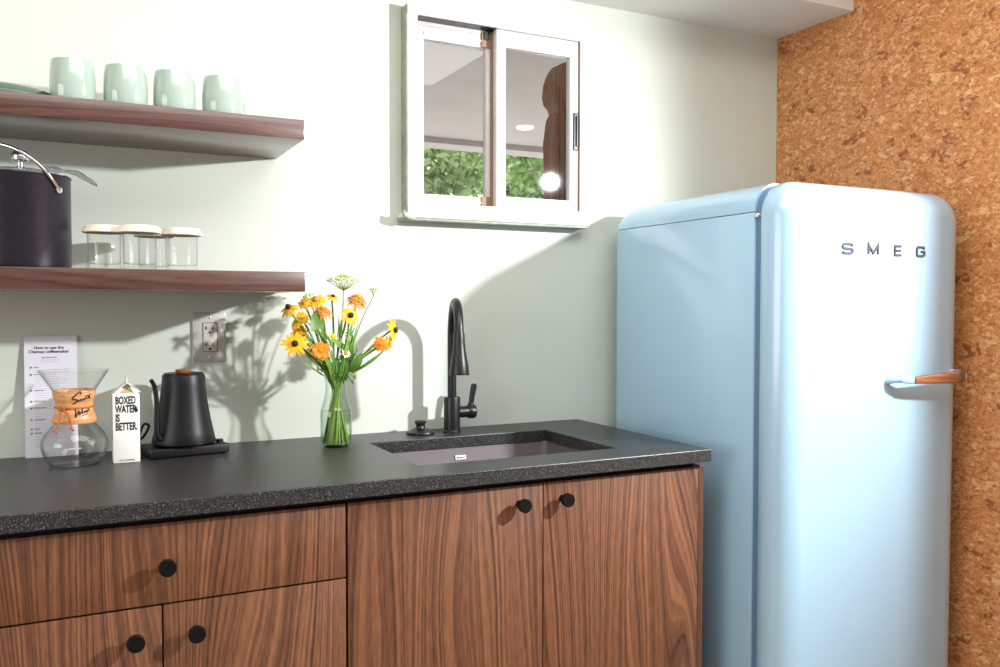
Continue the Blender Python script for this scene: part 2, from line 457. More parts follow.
def tree(c, r, label, leafmat, seed, n=9000):
    rnd = random.Random(seed)
    rt = empty('leafy_tree', (c[0], c[1], 0), label, 'tree', 'trees beyond the porch')
    def crown(bm):
        blobs = [(Vector((c[0]+rnd.uniform(-1, 1)*r*.7, c[1]+rnd.uniform(-.5, .5)*r, c[2]+rnd.uniform(-.8, .8)*r)), r*rnd.uniform(.3, .55)) for _ in range(16)]
        for i in range(n):
            bc, br = blobs[i % len(blobs)]
            d = Vector((rnd.gauss(0, 1), rnd.gauss(0, 1), rnd.gauss(0, 1))).normalized()
            p = bc+d*br*rnd.uniform(.75, 1.05); s = rnd.uniform(.03, .065)
            a = Vector((rnd.gauss(0, 1), rnd.gauss(0, 1), rnd.gauss(0, 1))).normalized(); b = a.cross(d).normalized()
            v = [bm.verts.new(p+a*s), bm.verts.new(p+b*s*.5), bm.verts.new(p-a*s), bm.verts.new(p-b*s*.5)]
            bm.faces.new(v)
    build('leaves', crown, leafmat, rt)
    build('trunk', lambda bm: tube(bm, smooth_path([(c[0], c[1], 0), (c[0]+.05, c[1], c[2]*.5), (c[0], c[1], c[2]+r*.3)]), [.11, .05], 10), 'bark', rt)
tree((2.75, 5.2, 2.45), 1.15, 'bright green leafy tree beyond the porch, seen through the left window pane', 'tree_leaf_pale', 3)
tree((4.95, 5.9, 2.45), 1.15, 'green leafy tree beyond the porch, seen through the right window pane', 'tree_leaf', 11)
tree((4.4, 9.6, 2.9), 2.0, 'large pale tree standing behind the two nearer trees', 'tree_leaf_pale', 23, 6500)

# ------------------------------------------------------------------ fridge
FX0, FX1, FZ1 = 1.562, 2.243, 1.594
fr = empty('fridge', ((FX0+FX1)/2, -.40, 0), 'tall rounded retro fridge in glossy pale blue beside the cork wall', 'fridge')
def rr(x0, x1, z0, z1, rt, rb, n=10):
    P = []
    for cx, cz, r, a0 in ((x1-rt, z1-rt, rt, 0), (x0+rt, z1-rt, rt, PI/2), (x0+rb, z0+rb, rb, PI), (x1-rb, z0+rb, rb, 1.5*PI)):
        for k in range(n+1):
            a = a0+PI/2*k/n; P.append((cx+r*math.cos(a), cz+r*math.sin(a)))
    return P
def loft(bm, layers, cap0=True, cap1=True):
    rings = [[bm.verts.new((x, y, z)) for x, z in P] for y, P in layers]
    n = len(rings[0])
    for A, B in zip(rings, rings[1:]):
        for k in range(n):
            f = bm.faces.new((A[k], A[(k+1) % n], B[(k+1) % n], B[k])); f.smooth = True
    if cap0: bm.faces.new(rings[0])
    if cap1: bm.faces.new(rings[-1][::-1])
YB, YG, YD, YF = -.070, -.680, -.700, -.787
SEAM = 1.518
build('cabinet_body', lambda b: box(b, FX0, FX1, YG, YB, .04, SEAM-.0012, .003), 'fridge', fr, 30)
def topcov(bm):
    def prof(i):
        h = FZ1-i-SEAM; r = FZ1-SEAM; P = [(FX1, SEAM)]
        for cx, a0 in ((FX1-r, 0), (FX0+r, PI/2)):
            for k in range(13):
                a = a0+PI/2*k/12; P.append((cx+r*math.cos(a), SEAM+h*math.sin(a)))
        return P+[(FX0, SEAM)]
    L = [(YG, prof(0))]
    for k in range(0, 9):
        a = PI/2*k/8; L.append((YB-.05+.05*math.sin(a), prof(.05*(1-math.cos(a)))))
    loft(bm, L)
build('top_cover', topcov, 'fridge', fr, 40)
build('door_gasket', lambda b: loft(b, [(YG+.004, rr(FX0+.006, FX1-.006, .10, FZ1-.006, .070, .02)), (YD-.006, rr(FX0+.006, FX1-.006, .10, FZ1-.006, .070, .02))]), 'gasket', fr, 30)
def door(bm):
    R = .072; L = [(YD+.0, rr(FX0+.004, FX1-.004, .084, FZ1-.004, .084, .03)), (YD-.004, rr(FX0, FX1, .08, FZ1, .088, .034))]
    for k in range(1, 15):
        a = PI/2*k/14; i = R*(1-math.cos(a))
        L.append((YF+R-R*math.sin(a), rr(FX0+i, FX1-i, .08+i*.4, FZ1-i, max(.016, .088-i), max(.006, .034-i*.4))))
    L[2] = L[2]
    # slightly crowned front
    loft(bm, L)
dr = build('fridge_door', door, 'fridge', fr, 50)
def toe(bm):
    box(bm, FX0+.03, FX1-.03, YG-.02, YB-.04, .012, .05)
    for x in (FX0+.06, FX1-.06):
        for y in (YG+.04, YB-.05): lathe(bm, [(0, 0), (.02, 0), (.02, .014), (0, .014)], (x, y, 0), 16)
build('base', toe, 'black_plastic', fr)
def hinge(bm):
    lathe(bm, [(0, .006), (.0045, .0055), (.0062, .003), (.0066, -.004)], (FX0+.0035, YG-.010, 1.508), 20, Matrix.Rotation(-PI/2, 4, 'Y'))
    box(bm, FX0+.002, FX0+.014, YG-.018, YG-.001, 1.5035, 1.5125, .001)
build('hinge', hinge, 'chrome', fr, 40)
# lettering: blocky extended letters, each drawn from strokes
def stroke(bm, pts, w, y0, y1, closed=False):
    """constant-width polyline in the (x, z) plane"""
    n = len(pts); L, Rr = [], []
    for i in range(n):
        p = Vector(pts[i]); a = Vector(pts[i-1]) if i or closed else None; b = Vector(pts[(i+1) % n]) if i < n-1 or closed else None
        d1 = (p-a).normalized() if a is not None else None; d2 = (b-p).normalized() if b is not None else None
        d1 = d1 or d2; d2 = d2 or d1
        n1 = Vector((-d1.y, d1.x)); n2 = Vector((-d2.y, d2.x)); m = (n1+n2)
        m = m.normalized() if m.length > 1e-6 else n1
        k = w/2/max(.35, m.dot(n1)); L.append(p+m*k); Rr.append(p-m*k)
    rng = range(n if closed else n-1)
    V = [[bm.verts.new((q.x, y, q.y)) for q in S] for S in (L, Rr) for y in (y0, y1)]
    for i in rng:
        j = (i+1) % n
        for A, B in ((V[0], V[2]), (V[1], V[3]), (V[0], V[1]), (V[2], V[3])):
            bm.faces.new((A[i], A[j], B[j], B[i]))
    if not closed:
        for i in (0, n-1): bm.faces.new((V[0][i], V[1][i], V[3][i], V[2][i]))
glyph = {
 'S': [[(1, .82), (.86, 1), (.14, 1), (0, .84), (0, .66), (.14, .53), (.86, .47), (1, .34), (1, .16), (.86, 0), (.12, 0), (0, .18)]],
 'M': [[(0, 0), (0, 1), (.5, .12), (1, 1), (1, 0)]],
 'E': [[(1, 1), (0, 1), (0, 0), (1, 0)], [(0, .5), (.9, .5)]],
 'G': [[(1, .82), (.86, 1), (.14, 1), (0, .84), (0, .16), (.14, 0), (.86, 0), (1, .14), (1, .48), (.55, .48)]]}
lw_ = .0056
for ch, px0, px1, py0, py1 in (('S', 842.4, 852.4, 245.2, 255.2), ('M', 868.2, 877.8, 246.0, 255.8), ('E', 894.4, 901.0, 246.4, 255.8), ('G', 916.4, 924.0, 247.2, 256.4)):
    a = at(px0, py1, YF); b = at(px1, py0, YF)
    z0, z1 = 1.4130, 1.4365
    g = [[(a.x+(b.x-a.x)*u, z0+(z1-z0)*w) for u, w in st] for st in glyph[ch]]
    build('letter', lambda bm: [stroke(bm, st, lw_, YF-.003, YF+.002) for st in g], 'letter_metal', dr, label='grey metal letter '+ch)
# handle
hz = at(890, 379, YF).z
xl = at(889, 380, YF).x; xr = at(962, 376, -.838).x
def loft_x(bm, st):
    """flat tapering bar along x: (x, y, z, half depth, half height)"""
    rings = []
    for x, y, z, hy, hz_ in st:
        P = []
        for k in range(16):
            a = 2*PI*k/16; c, s = math.cos(a), math.sin(a)
            P.append(bm.verts.new((x, y+hy*math.copysign(abs(c)**.5, c), z+hz_*math.copysign(abs(s)**.5, s))))
        rings.append(P)
    for A, B in zip(rings, rings[1:]):
        for k in range(16):
            f = bm.faces.new((A[k], A[(k+1) % 16], B[(k+1) % 16], B[k])); f.smooth = True
    bm.faces.new(rings[0]); bm.faces.new(rings[-1][::-1])
hd = build('handle', lambda b: (loft_x(b, [(xl+.006, YF-.030, hz+.001, .006, .009), (xl+.016, YF-.036, hz, .007, .0095), (xl+.045, YF-.044, hz-.001, .007, .010)]),
                                tube(b, smooth_path([(xl-.004, YF+.004, hz-.004), (xl+.001, YF-.018, hz-.001), (xl+.010, YF-.034, hz)]), [.013, .009], 12, flat=.8),
                                ), 'fridge', dr, 40)
build('handle_mount', lambda b: tube(b, smooth_path([(FX1-.060, YF+.02, hz+.008), (FX1-.055, YF-.02, hz+.007), (FX1-.060, YF-.042, hz+.002)]), [.012, .007], 12), 'fridge', dr, 40)
build('grip', lambda b: loft_x(b, [(xl+.038, YF-.045, hz-.001, .0075, .0095), (xl+.075, YF-.049, hz, .009, .0115), (xl+.13, YF-.052, hz+.001, .010, .0135), (xr-.045, YF-.054, hz+.002, .011, .0165), (xr-.030, YF-.054, hz+.003, .011, .0175)]), 'handle_wood', hd, 40, label='brown wooden grip')
build('end_cap', lambda b: loft_x(b, [(xr-.030, YF-.054, hz+.003, .0112, .0172), (xr-.008, YF-.053, hz+.003, .0108, .0150), (xr, YF-.052, hz+.003, .009, .012)]), 'grip_end', hd, 40)

# ------------------------------------------------------------------ cabinets
YFR = -.620
def knob(x, z, parent):
    def f(bm):
        lathe(bm, [(0, 0), (.0075, 0), (.0060, .004), (.0055, .014), (.0070, .018), (.0150, .021), (.0158, .023), (.0158, .033), (.0148, .0345), (0, .0345)], (x, YFR, z), 32, Matrix.Rotation(PI/2, 4, 'X'))
    return build('knob', f, 'knob_black', parent, 30)
def panel(name, x0, x1, z0, z1, parent, mat='walnut', y1=-.6005):
    return build(name, lambda b: box(b, x0, x1, YFR, y1, z0, z1, .0012), mat, parent, 30)
def carcass(x0, x1, z1=.879):
    def f(bm):
        box(bm, x0, x0+.018, -.600, -.02, .10, z1-.0); box(bm, x1-.018, x1, -.600, -.02, .10, z1)
        box(bm, x0+.018, x1-.018, -.598, -.02, .10, .118); box(bm, x0+.018, x1-.018, -.03, -.02, .118, z1)
        box(bm, x0+.018, x1-.018, -.600, -.585, z1-.05, z1)
        box(bm, x0+.018, x1-.018, -.545, -.530, 0.0, .10)
        box(bm, x0, x0+.018, -.545, -.02, 0, .10); box(bm, x1-.018, x1, -.545, -.02, 0, .10)
    return f
DT = .868
cb = empty('base_cabinet', (.157, -.31, 0), 'walnut base cabinet with one wide drawer above two doors, left of the sink cabinet', 'cabinet', 'walnut kitchen base cabinets')
build('carcass', carcass(-.202, .5135), 'carcass', cb)
d = panel('drawer', -.200, .5115, .7145, DT, cb); knob(.162, .789, d)
d = panel('door', -.200, .1535, .105, .7105, cb); knob(.106, .656, d)
d = panel('door', .1565, .5115, .105, .7105, cb); knob(.213, .655, d)
cs = empty('base_cabinet', (.98, -.31, 0), 'walnut sink cabinet with two tall doors, under the sink next to the fridge', 'cabinet', 'walnut kitchen base cabinets')
def sinkcab(bm):
    x0, x1 = .5155, 1.438
    box(bm, x0, x0+.018, -.600, -.02, .10, .879); box(bm, x1-.018, x1, -.600, -.02, .10, .879)
    box(bm, x0+.018, x1-.018, -.598, -.02, .10, .118)
    box(bm, x0+.018, x1-.018, -.600, -.585, .80, .879); box(bm, x0+.018, x1-.018, -.545, -.53, 0, .10)
    box(bm, x0, x0+.018, -.545, -.02, 0, .10); box(bm, x1-.018, x1, -.545, -.02, 0, .10)
build('carcass', sinkcab, 'carcass', cs)
d = panel('door', .5165, .9815, .105, DT, cs); knob(.9195, .8265, d)
d = panel('door', .9840, 1.4385, .105, DT, cs); knob(1.0330, .8280, d)
build('end_panel', lambda b: box(b, 1.4392, 1.4570, -.619, -.01, .0, DT+.002, .001), 'walnut_edge', cs)

# ------------------------------------------------------------------ worktop and sink
SX0, SX1, SY0, SY1 = .712, 1.250, -.524, -.163
WTX1, WTY = 1.459, -.645
ct = None
def worktop(bm):
    b = bmesh.new(); x = [-.86, SX0, SX1, WTX1-.0]; y = [WTY, SY0, SY1, -.001]
    x[0] = -.22
    z0, z1 = .8835, .915
    V = {}
    for k, z in enumerate((z0, z1)):
        for i in range(4):
            for j in range(4): V[i, j, k] = b.verts.new((x[i], y[j], z))
    for i in range(3):
        for j in range(3):
            if (i, j) == (1, 1): continue
            b.faces.new((V[i, j, 1], V[i+1, j, 1], V[i+1, j+1, 1], V[i, j+1, 1]))
            b.faces.new((V[i, j, 0], V[i, j+1, 0], V[i+1, j+1, 0], V[i+1, j, 0]))
    for i in range(3):
        b.faces.new((V[i, 0, 0], V[i+1, 0, 0], V[i+1, 0, 1], V[i, 0, 1])); b.faces.new((V[i, 3, 0], V[i, 3, 1], V[i+1, 3, 1], V[i+1, 3, 0]))
        b.faces.new((V[0, i, 0], V[0, i, 1], V[0, i+1, 1], V[0, i+1, 0])); b.faces.new((V[3, i, 0], V[3, i+1, 0], V[3, i+1, 1], V[3, i, 1]))
    for a, c in (((1, 1), (2, 1)), ((2, 1), (2, 2)), ((2, 2), (1, 2)), ((1, 2), (1, 1))):
        b.faces.new((V[a+(0,)], V[a+(1,)], V[c+(1,)], V[c+(0,)]))
    bmesh.ops.recalc_face_normals(b, faces=b.faces)
    def ed(p, q): return b.edges.get((V[p], V[q]))
    # round the two corners of the free end and the sink corners a touch, ease every top edge
    sharp = [e for e in b.edges if len(e.link_faces) == 2 and e.calc_face_angle(0) > .5 and max(v.co.z for v in e.verts) > z1-1e-4 and abs(e.verts[0].co.z-e.verts[1].co.z) < 1e-5]
    bmesh.ops.bevel(b, geom=sharp, offset=.0022, segments=2, affect='EDGES', profile=.5)
    merge(bm, b)
ct = build('worktop', worktop, 'granite')
origin(ct, (.6, -.32, .8835))
tag(ct, 'speckled black stone worktop running along the wall above the walnut cabinets', 'countertop')

sk = empty('kitchen_sink', ((SX0+SX1)/2, (SY0+SY1)/2, .70), 'dark grey undermount sink set in the black worktop', 'sink')
def bowl(bm):
    layers = []
    o_ = .004
    for z, ins, r in ((.8825, -.025, .03), (.8825, -o_, .02), (.8790, -o_+.001, .02), (.720, .004, .03), (.705, .014, .035), (.700, .04, .03), (.699, .12, .02)):
        layers.append((z, [(x, y) for x, y in rr(SX0-0+ins, SX1-ins, SY0+ins, SY1-ins, r, r, 6)]))
    rings = [[bm.verts.new((x, y, z)) for x, y in P] for z, P in layers]
    n = len(rings[0])
    for A, B in zip(rings, rings[1:]):
        for k in range(n):
            f = bm.faces.new((A[k], A[(k+1) % n], B[(k+1) % n], B[k])); f.smooth = True
    bm.faces.new(rings[-1])
bw = build('bowl', bowl, 'sink', sk, 40)
mo = bw.modifiers.new('thickness', 'SOLIDIFY'); mo.thickness = .006; mo.offset = -1
build('drain', lambda b: lathe(b, [(0, .002), (.03, .002), (.042, .005), (.045, .001), (.045, -.001)], ((SX0+SX1)/2, (SY0+SY1)/2+.05, .6995), 32), 'matte_black', sk, 30)
c_ = at(460.2, 457.2, SY1+.003)
lb = build('sticker', lambda b: box(b, c_.x-.0165, c_.x+.0165, SY1-.002, SY1+.002, c_.z-.0065, c_.z+.0065, .0015), 'white_label', bw, label='small white maker sticker')
text('lettering', 'BLANCO', .0065, 'ink', lb, Matrix.Translation((c_.x, SY1-.0024, c_.z-.0022)) @ FRONT, align='CENTER', sx=1.0, bold=.0001, ext=.0002)

# ------------------------------------------------------------------ tap and soap pump
FXc, FYc = .984, -.088
tp = empty('kitchen_tap', (FXc, FYc, .915), 'matte black pull-down tap behind the sink', 'faucet')
build('body', lambda b: lathe(b, [(0, .915), (.0265, .915), (.0265, .919), (.0235, .923), (.0235, 1.013), (.0225, 1.0165), (.0135, 1.018), (0, 1.018)], (FXc, FYc, 0), 40), 'matte_black', tp, 35)
dv_ = Vector((-.295, -.955, 0)).normalized()
pts = [(0, 1.016), (0, 1.10), (0, 1.17), (.003, 1.207), (.018, 1.245), (.045, 1.274), (.082, 1.287), (.118, 1.281), (.146, 1.260), (.163, 1.230), (.170, 1.20)]
def w_(s, z): return Vector((FXc, FYc, 0))+dv_*s+Vector((0, 0, z))
spt = build('spout', lambda b: tube(b, smooth_path([w_(s, z) for s, z in pts], 7), .0128, 20), 'matte_black', tp, 40)
def head(bm):
    a = w_(.1695, 1.205); b_ = w_(.178, 1.093); ax = (b_-a); L = ax.length; q = ax.to_track_quat('Z', 'Y').to_matrix().to_4x4()
    lathe(bm, [(0, 0), (.0142, 0), (.0150, .004), (.0152, L*.2), (.0180, L*.45), (.0232, L*.72), (.0268, L*.95), (.0262, L), (.020, L-.002), (.019, L-.006), (0, L-.006)], a, 36, q)
build('spray_head', head, 'matte_black', tp, 35)
def lever(bm):
    q = Matrix.Rotation(PI/2, 4, 'Y')
    lathe(bm, [(0, .018), (.0165, .018), (.0165, .048), (.0195, .050), (.0205, .054), (.0205, .066), (.0190, .071), (0, .073)], (FXc, FYc, .972), 32, q)
build('handle_hub', lever, 'matte_black', tp, 35)
build('lever', lambda b: tube(b, smooth_path([(FXc+.058, FYc, .975), (FXc+.061, FYc, 1.00), (FXc+.064, FYc, 1.02), (FXc+.069, FYc, 1.045), (FXc+.070, FYc, 1.052)], 5), [.0095, .0078, .0082, .0088, .0090, .006], 14), 'matte_black', tp, 40)
so = empty('soap_pump', (.892, -.075, .915), 'low black round soap pump cap on the worktop left of the tap', 'soap dispenser')
build('flange', lambda b: lathe(b, [(0, .915), (.038, .915), (.041, .918), (.040, .9215), (.034, .924), (.020, .930), (.016, .932), (0, .932)], (.892, -.075, 0), 40), 'matte_black', so, 30)
build('push_cap', lambda b: lathe(b, [(0, .930), (.0150, .930), (.0125, .938), (.0140, .944), (.0165, .946), (.0165, .950), (.015, .952), (0, .952)], (.892, -.075, 0), 32), 'matte_black', so, 30)

# ------------------------------------------------------------------ shelves
def shelf(z0, z1, label, nm='floating_shelf'):
    o = build(nm, lambda b: box(b, -.62, .508, -.309, -.001, z0, z1, .0012), 'shelf_wood', None, 30)
    origin(o, (-.05, -.155, z0)); return tag(o, label, 'shelf', 'floating walnut wall shelves')
shelf(1.6705, 1.7165, 'upper floating walnut shelf holding the mint mugs')
shelf(1.3115, 1.3580, 'lower floating walnut shelf holding the black pot and capped glasses')
ZU, ZL = 1.7165, 1.3580

# mugs
def mug_():
    r = empty('mug', (0, 0, 0))
    def body(bm):
        lathe(bm, [(0, 0), (.036, 0), (.0405, .002), (.0435, .008), (.0465, .030), (.0470, .060), (.0458, .090), (.0435, .110), (.0428, .1155), (.0412, .1155), (.0420, .109), (.0440, .088), (.0450, .060), (.0442, .030), (.040, .010), (0, .008)], (0, 0, 0), 48)
    build('body', body, 'mug', r, 50)
    build('handle', lambda bm: tube(bm, smooth_path([(.043, 0, .086), (.056, 0, .085), (.067, 0, .074), (.070, 0, .052), (.066, 0, .030), (.055, 0, .016), (.042, 0, .016)], 5), .0058, 12, flat=1.3), 'mug', r, 60)
    for ch in r.children: ch.data.transform(Matrix.Scale(.865, 4, (0, 0, 1)))
    return r
mg = mug_()
for i, (x, y, a, lab) in enumerate(((.0195, -.200, 70, 'pale mint mug on the upper shelf next to the low plates'),
                                    (.1275, -.200, 78, 'pale mint mug on the upper shelf, second counting from the pot side'),
                                    (.2320, -.200, 48, 'pale mint mug on the upper shelf, second counting from the free shelf end'),
                                    (.3400, -.200, 36, 'pale mint mug nearest the free end of the upper shelf, handle showing'))):
    o = mg if i == 0 else copy_tree(mg)
    o.location = (x, y, ZU); o.rotation_euler.z = math.radians(a); tag(o, lab, 'mug', 'mint mugs on the upper shelf')
# plates behind
def plate(x, y, z, r, label):
    o = build('plate', lambda b: lathe(b, [(0, 0), (r*.6, 0), (r*.62, .003), (r*.98, .012), (r, .0145), (r*.985, .0155), (r*.6, .006), (0, .005)], (x, y, z), 56), 'mug', None, 40)
    origin(o, (x, y, z)); tag(o, label, 'plate', 'mint plates on the upper shelf')
plate(-.125, -.155, ZU, .105, 'bottom mint plate of the low stack at the far end of the upper shelf')
plate(-.125, -.155, ZU+.0135, .105, 'top mint plate of the low stack at the far end of the upper shelf')
o = build('small_dish', lambda b: lathe(b, [(0, 0), (.03, 0), (.034, .004), (.042, .030), (.0405, .030), (.032, .006), (0, .004)], (.072, -.075, ZU), 40), 'mug', None, 40)
origin(o, (.072, -.075, ZU)); tag(o, 'low mint dish behind the mugs on the upper shelf', 'dish')

# stock pot
PX, PY, PR = -.090, -.172, .103
pt = empty('stock_pot', (PX, PY, ZL), 'large black pot with a steel bail handle on the lower shelf', 'pot')
build('body', lambda b: lathe(b, [(0, 0), (PR-.008, 0), (PR-.002, .003), (PR, .010), (PR, .198), (PR+.0018, .201), (PR+.0012, .204), (PR-.002, .204), (PR-.003, .012), (0, .006)], (PX, PY, ZL), 72), 'pot_black', pt, 40)
ld = build('lid', lambda b: lathe(b, [(PR-.003, .200), (PR-.002, .2065), (PR-.012, .209), (.06, .216), (.02, .220), (0, .220)], (PX, PY, ZL), 64), 'chrome', pt, 40)
def lknob(bm):
    lathe(bm, [(.016, .219), (.012, .222), (.0065, .226), (.0065, .234), (.012, .236), (.0175, .239), (.0185, .244), (.0180, .252), (.012, .2585), (0, .260)], (PX+.004, PY, ZL), 32)
build('lid_knob', lknob, 'chrome', ld, 40)
P1 = Vector((PX+.0775, PY-.072, ZL+.170)); P2 = Vector((PX-.0775, PY+.072, ZL+.170))
ctr = (P1+P2)/2; ax_ = (P1-P2)/2; pr = Vector((-.683, -.73, 0))
up_ = pr*.075+Vector((0, 0, .092))
def bail(bm):
    P = []
    for k in range(0, 33):
        a = PI*k/32; P.append(ctr+ax_*1.02*math.cos(a)+up_*(math.sin(a)**.85 if 0 < k < 32 else 0))
    tube(bm, P, .0038, 12)
build('bail_handle', bail, 'chrome', pt, 60)
for q in (P1, P2):
    def pivot(bm):
        n = (q-ctr).normalized(); mt = n.to_track_quat('Z', 'Y').to_matrix().to_4x4()
        lathe(bm, [(.007, -.004), (.0085, .002), (.0078, .007), (0, .009)], q-n*.003, 20, mt)
    build('handle_pivot', pivot, 'chrome', pt, 40)
def film(bm):
    rnd = random.Random(5); nx, ny = 9, 6; V = {}
    for i in range(nx):
        for j in range(ny):
            u, w = i/(nx-1), j/(ny-1)
            x = -.045+.112*u; y = -.20+.11*w*(1-.55*u)+.02*u
            z = ZL+.2245-(.0 if x < .02 else (x-.02)*.62)+.0035*math.sin(9*u+5*w)+rnd.uniform(-.0018, .0018)
            V[i, j] = (x, y, z)
    for s in (0, .0006):
        W = {k: bm.verts.new((p[0], p[1], p[2]+s)) for k, p in V.items()}
        for i in range(nx-1):
            for j in range(ny-1): bm.faces.new((W[i, j], W[i+1, j], W[i+1, j+1], W[i, j+1]))
o = build('plastic_film', film, 'film'); origin(o, (.03, -.16, ZL+.214))
tag(o, 'crinkled translucent sheet poking out over the black pot rim', 'plastic sheet')

# capped glasses
def jar_():
    r = empty('drinking_glass', (0, 0, 0))
    build('glass_body', lambda bm: lathe(bm, [(0, 0), (.0330, 0), (.0345, .002), (.0352, .015), (.0362, .084), (.0356, .0855), (.0345, .084), (.0335, .0165), (.030, .0135), (0, .0125)], (0, 0, 0), 48), 'jar_glass', r, 40)
    def cap(bm):
        n = 120
        rp = lambda i, a: (.018*(1 if int(a/(2*PI)*n+.5) % 2 else -1)) if i in (1, 2, 3) else 0
        lathe(bm, [(.0372, .0852), (.0442, .0838), (.0452, .0855), (.0400, .0985), (.0385, .1000), (0, .1005)], (0, 0, 0), n, None, rp)
        lathe(bm, [(.0442, .0836), (.0372, .0850), (.0368, .0872), (0, .0875)], (0, 0, 0), 60)
    build('pleated_cap', cap, 'cap_paper', r, 30, label='white pleated paper cap')
    return r
jr = jar_()
for i, (x, y, a, lab) in enumerate(((.0785, -.200, 0, 'clear glass with a pleated paper cap, closest to the black pot'),
                                    (.1500, -.235, 20, 'clear paper-capped glass standing in front of the others on the lower shelf'),
                                    (.2440, -.200, 40, 'clear paper-capped glass nearest the free end of the lower shelf'),
                                    (.1900, -.125, 10, 'paper-capped glass half hidden behind the front ones on the lower shelf'))):
    o = jr if i == 0 else copy_tree(jr)
    o.location = (x, y, ZL); o.rotation_euler.z = math.radians(a); tag(o, lab, 'glass', 'paper-capped glasses on the lower shelf')

# ------------------------------------------------------------------ outlet
ol = empty('wall_outlet', (.332, 0, 1.195), 'brushed steel double wall outlet above the black kettle', 'outlet')
build('cover_plate', lambda b: box(b, .290, .374, -.007, 0, 1.131, 1.259, .003), 'plate_steel', ol, 30)
rc = build('receptacle', lambda b: box(b, .3160, .3505, -.0095, -.006, 1.1585, 1.2320, .0012), 'outlet_face', ol, 30)
for zc in (1.2195, 1.1765):
    def slots(bm):
        box(bm, .3225, .3248, -.0101, -.0092, zc-.0045, zc+.0045); box(bm, .3195, .3225, -.0101, -.0092, zc-.0010, zc+.0012)
        box(bm, .3390, .3410, -.0101, -.0092, zc-.0045, zc+.0045)
        lathe(bm, [(0, .0006), (.0030, .0006), (.0030, -.0006)], (.3325, -.0097, zc-.0115), 14, Matrix.Rotation(PI/2, 4, 'X'))
    build('socket_slots', slots, 'ink', rc)
def gapf(bm):
    for x0, x1, z0, z1 in ((.3148, .3160, 1.1575, 1.2330), (.3505, .3517, 1.1575, 1.2330), (.3148, .3517, 1.1573, 1.1585), (.3148, .3517, 1.2320, 1.2332)):
        box(bm, x0, x1, -.0074, -.0068, z0, z1)
build('receptacle_gap', gapf, 'ink', ol)
for z in (1.246, 1.144):
    build('screw', lambda bm: lathe(bm, [(0, .0008), (.0028, .0005), (.003, 0)], (.3325, -.007, z), 12, Matrix.Rotation(PI/2, 4, 'X')), 'chrome', ol)

# ------------------------------------------------------------------ things on the worktop
ZC = .915
# instruction card, leaning on the wall
cx0, cx1, ch, ty = -.0915, .0215, .290, .024
cd = empty('instruction_card', ((cx0+cx1)/2, -.028, ZC), 'white printed instruction card leaning on the wall behind the glass coffee maker', 'card')
tilt = math.atan2(ty, ch)
CM = Matrix.Translation((cx0, -.030, ZC)) @ Matrix.Rotation(-tilt, 4, 'X')
def card(bm):
    b = bmesh.new(); box(b, 0, cx1-cx0, 0, .0012, 0.0005, ch); merge(bm, b, CM)
build('sheet', card, 'paper', cd)
def CT(x, z): return CM @ Matrix.Translation((x, -.0003, z)) @ FRONT
W_ = cx1-cx0
text('title', 'How to use the\nChemex coffeemaker', .0100, 'ink', cd, CT(W_/2-.004, ch-.031), align='CENTER', bold=.00022, ext=.0001, line=.95)
text('subtitle', 'Ingredients list', .0056, 'grey_ink', cd, CT(W_/2-.004, ch-.053), align='CENTER', ext=.0001)
def lines(bm):
    rnd = random.Random(2)
    b = bmesh.new()
    for z in (ch-.058, ch-.063): box(b, .034, .075, -.0002, .0002, z, z+.0012)
    for z in [ch-.082-.0055*k for k in range(0, 34)]:
        if z < .02: break
        box(b, .021, .021+rnd.uniform(.045, .078), -.0002, .0002, z, z+.0011)
    merge(bm, b, CM)
build('small_print', lines, 'pale_ink', cd)
for k, z in enumerate((ch-.075, ch-.092, ch-.130, ch-.156, ch-.172, ch-.200, ch-.222, ch-.232)):
    def heads(bm):
        b = bmesh.new(); box(b, .020, .020+(.010, .014, .020, .024, .026, .024, .012, .015)[k], -.0003, .0002, z-.0008, z+.0010); merge(bm, b, CM)
    def bullet(bm):
        b = bmesh.new(); box(b, .012, .016, -.0004, .0002, z-.002, z+.002, .0012); merge(bm, b, CM)
    build('heading_text', heads, 'grey_ink', cd); build('bullet_mark', bullet, 'grey_ink', cd)

# pour-over coffee maker
HX, HY = .0130, -.172
cm = empty('coffee_maker', (HX, HY, ZC), 'hourglass glass pour-over coffee maker with a wooden collar and leather tie', 'coffee maker')
prof = [(0, .0), (.040, .0), (.052, .003), (.0600, .014), (.0685, .036), (.0710, .048), (.0690, .060), (.0600, .076), (.0480, .090), (.0370, .106), (.0320, .122), (.0305, .134), (.0330, .146), (.0400, .162), (.0560, .188), (.0735, .2155)]
inn = [(r-.0022, z+(.0025 if i < 2 else 0)) for i, (r, z) in list(enumerate(prof))[::-1] if r > .01]+[(0, .003)]
build('glass_body', lambda b: lathe(b, prof+[(.0740, .2165), (.0722, .2168)]+inn[1:], (HX, HY, ZC), 64), 'glass', cm, 60)
CP = [(.0445, .098), (.0462, .102), (.0452, .110), (.0405, .122), (.0385, .1345), (.0400, .147), (.0440, .160), (.0452, .168), (.0440, .172)]
collar = build('wooden_collar', lambda b: lathe(b, CP+[(.0400, .171), (.0345, .150), (.0325, .134), (.0350, .118), (.0400, .099), (.0445, .098)], (HX, HY, ZC), 64), 'light_wood', cm, 40)
def crad(z):
    for (r0, z0), (r1, z1) in zip(CP, CP[1:]):
        if z0 <= z <= z1: return r0+(r1-r0)*(z-z0)/(z1-z0)
    return .045
def csurf(u, z, off=.0006):
    """u = arc position to the right of the camera-facing line, metres"""
    r = crad(z)+off; a = -PI/2+u/.041
    return Vector((HX+r*math.cos(a), HY+r*math.sin(a), ZC+z))
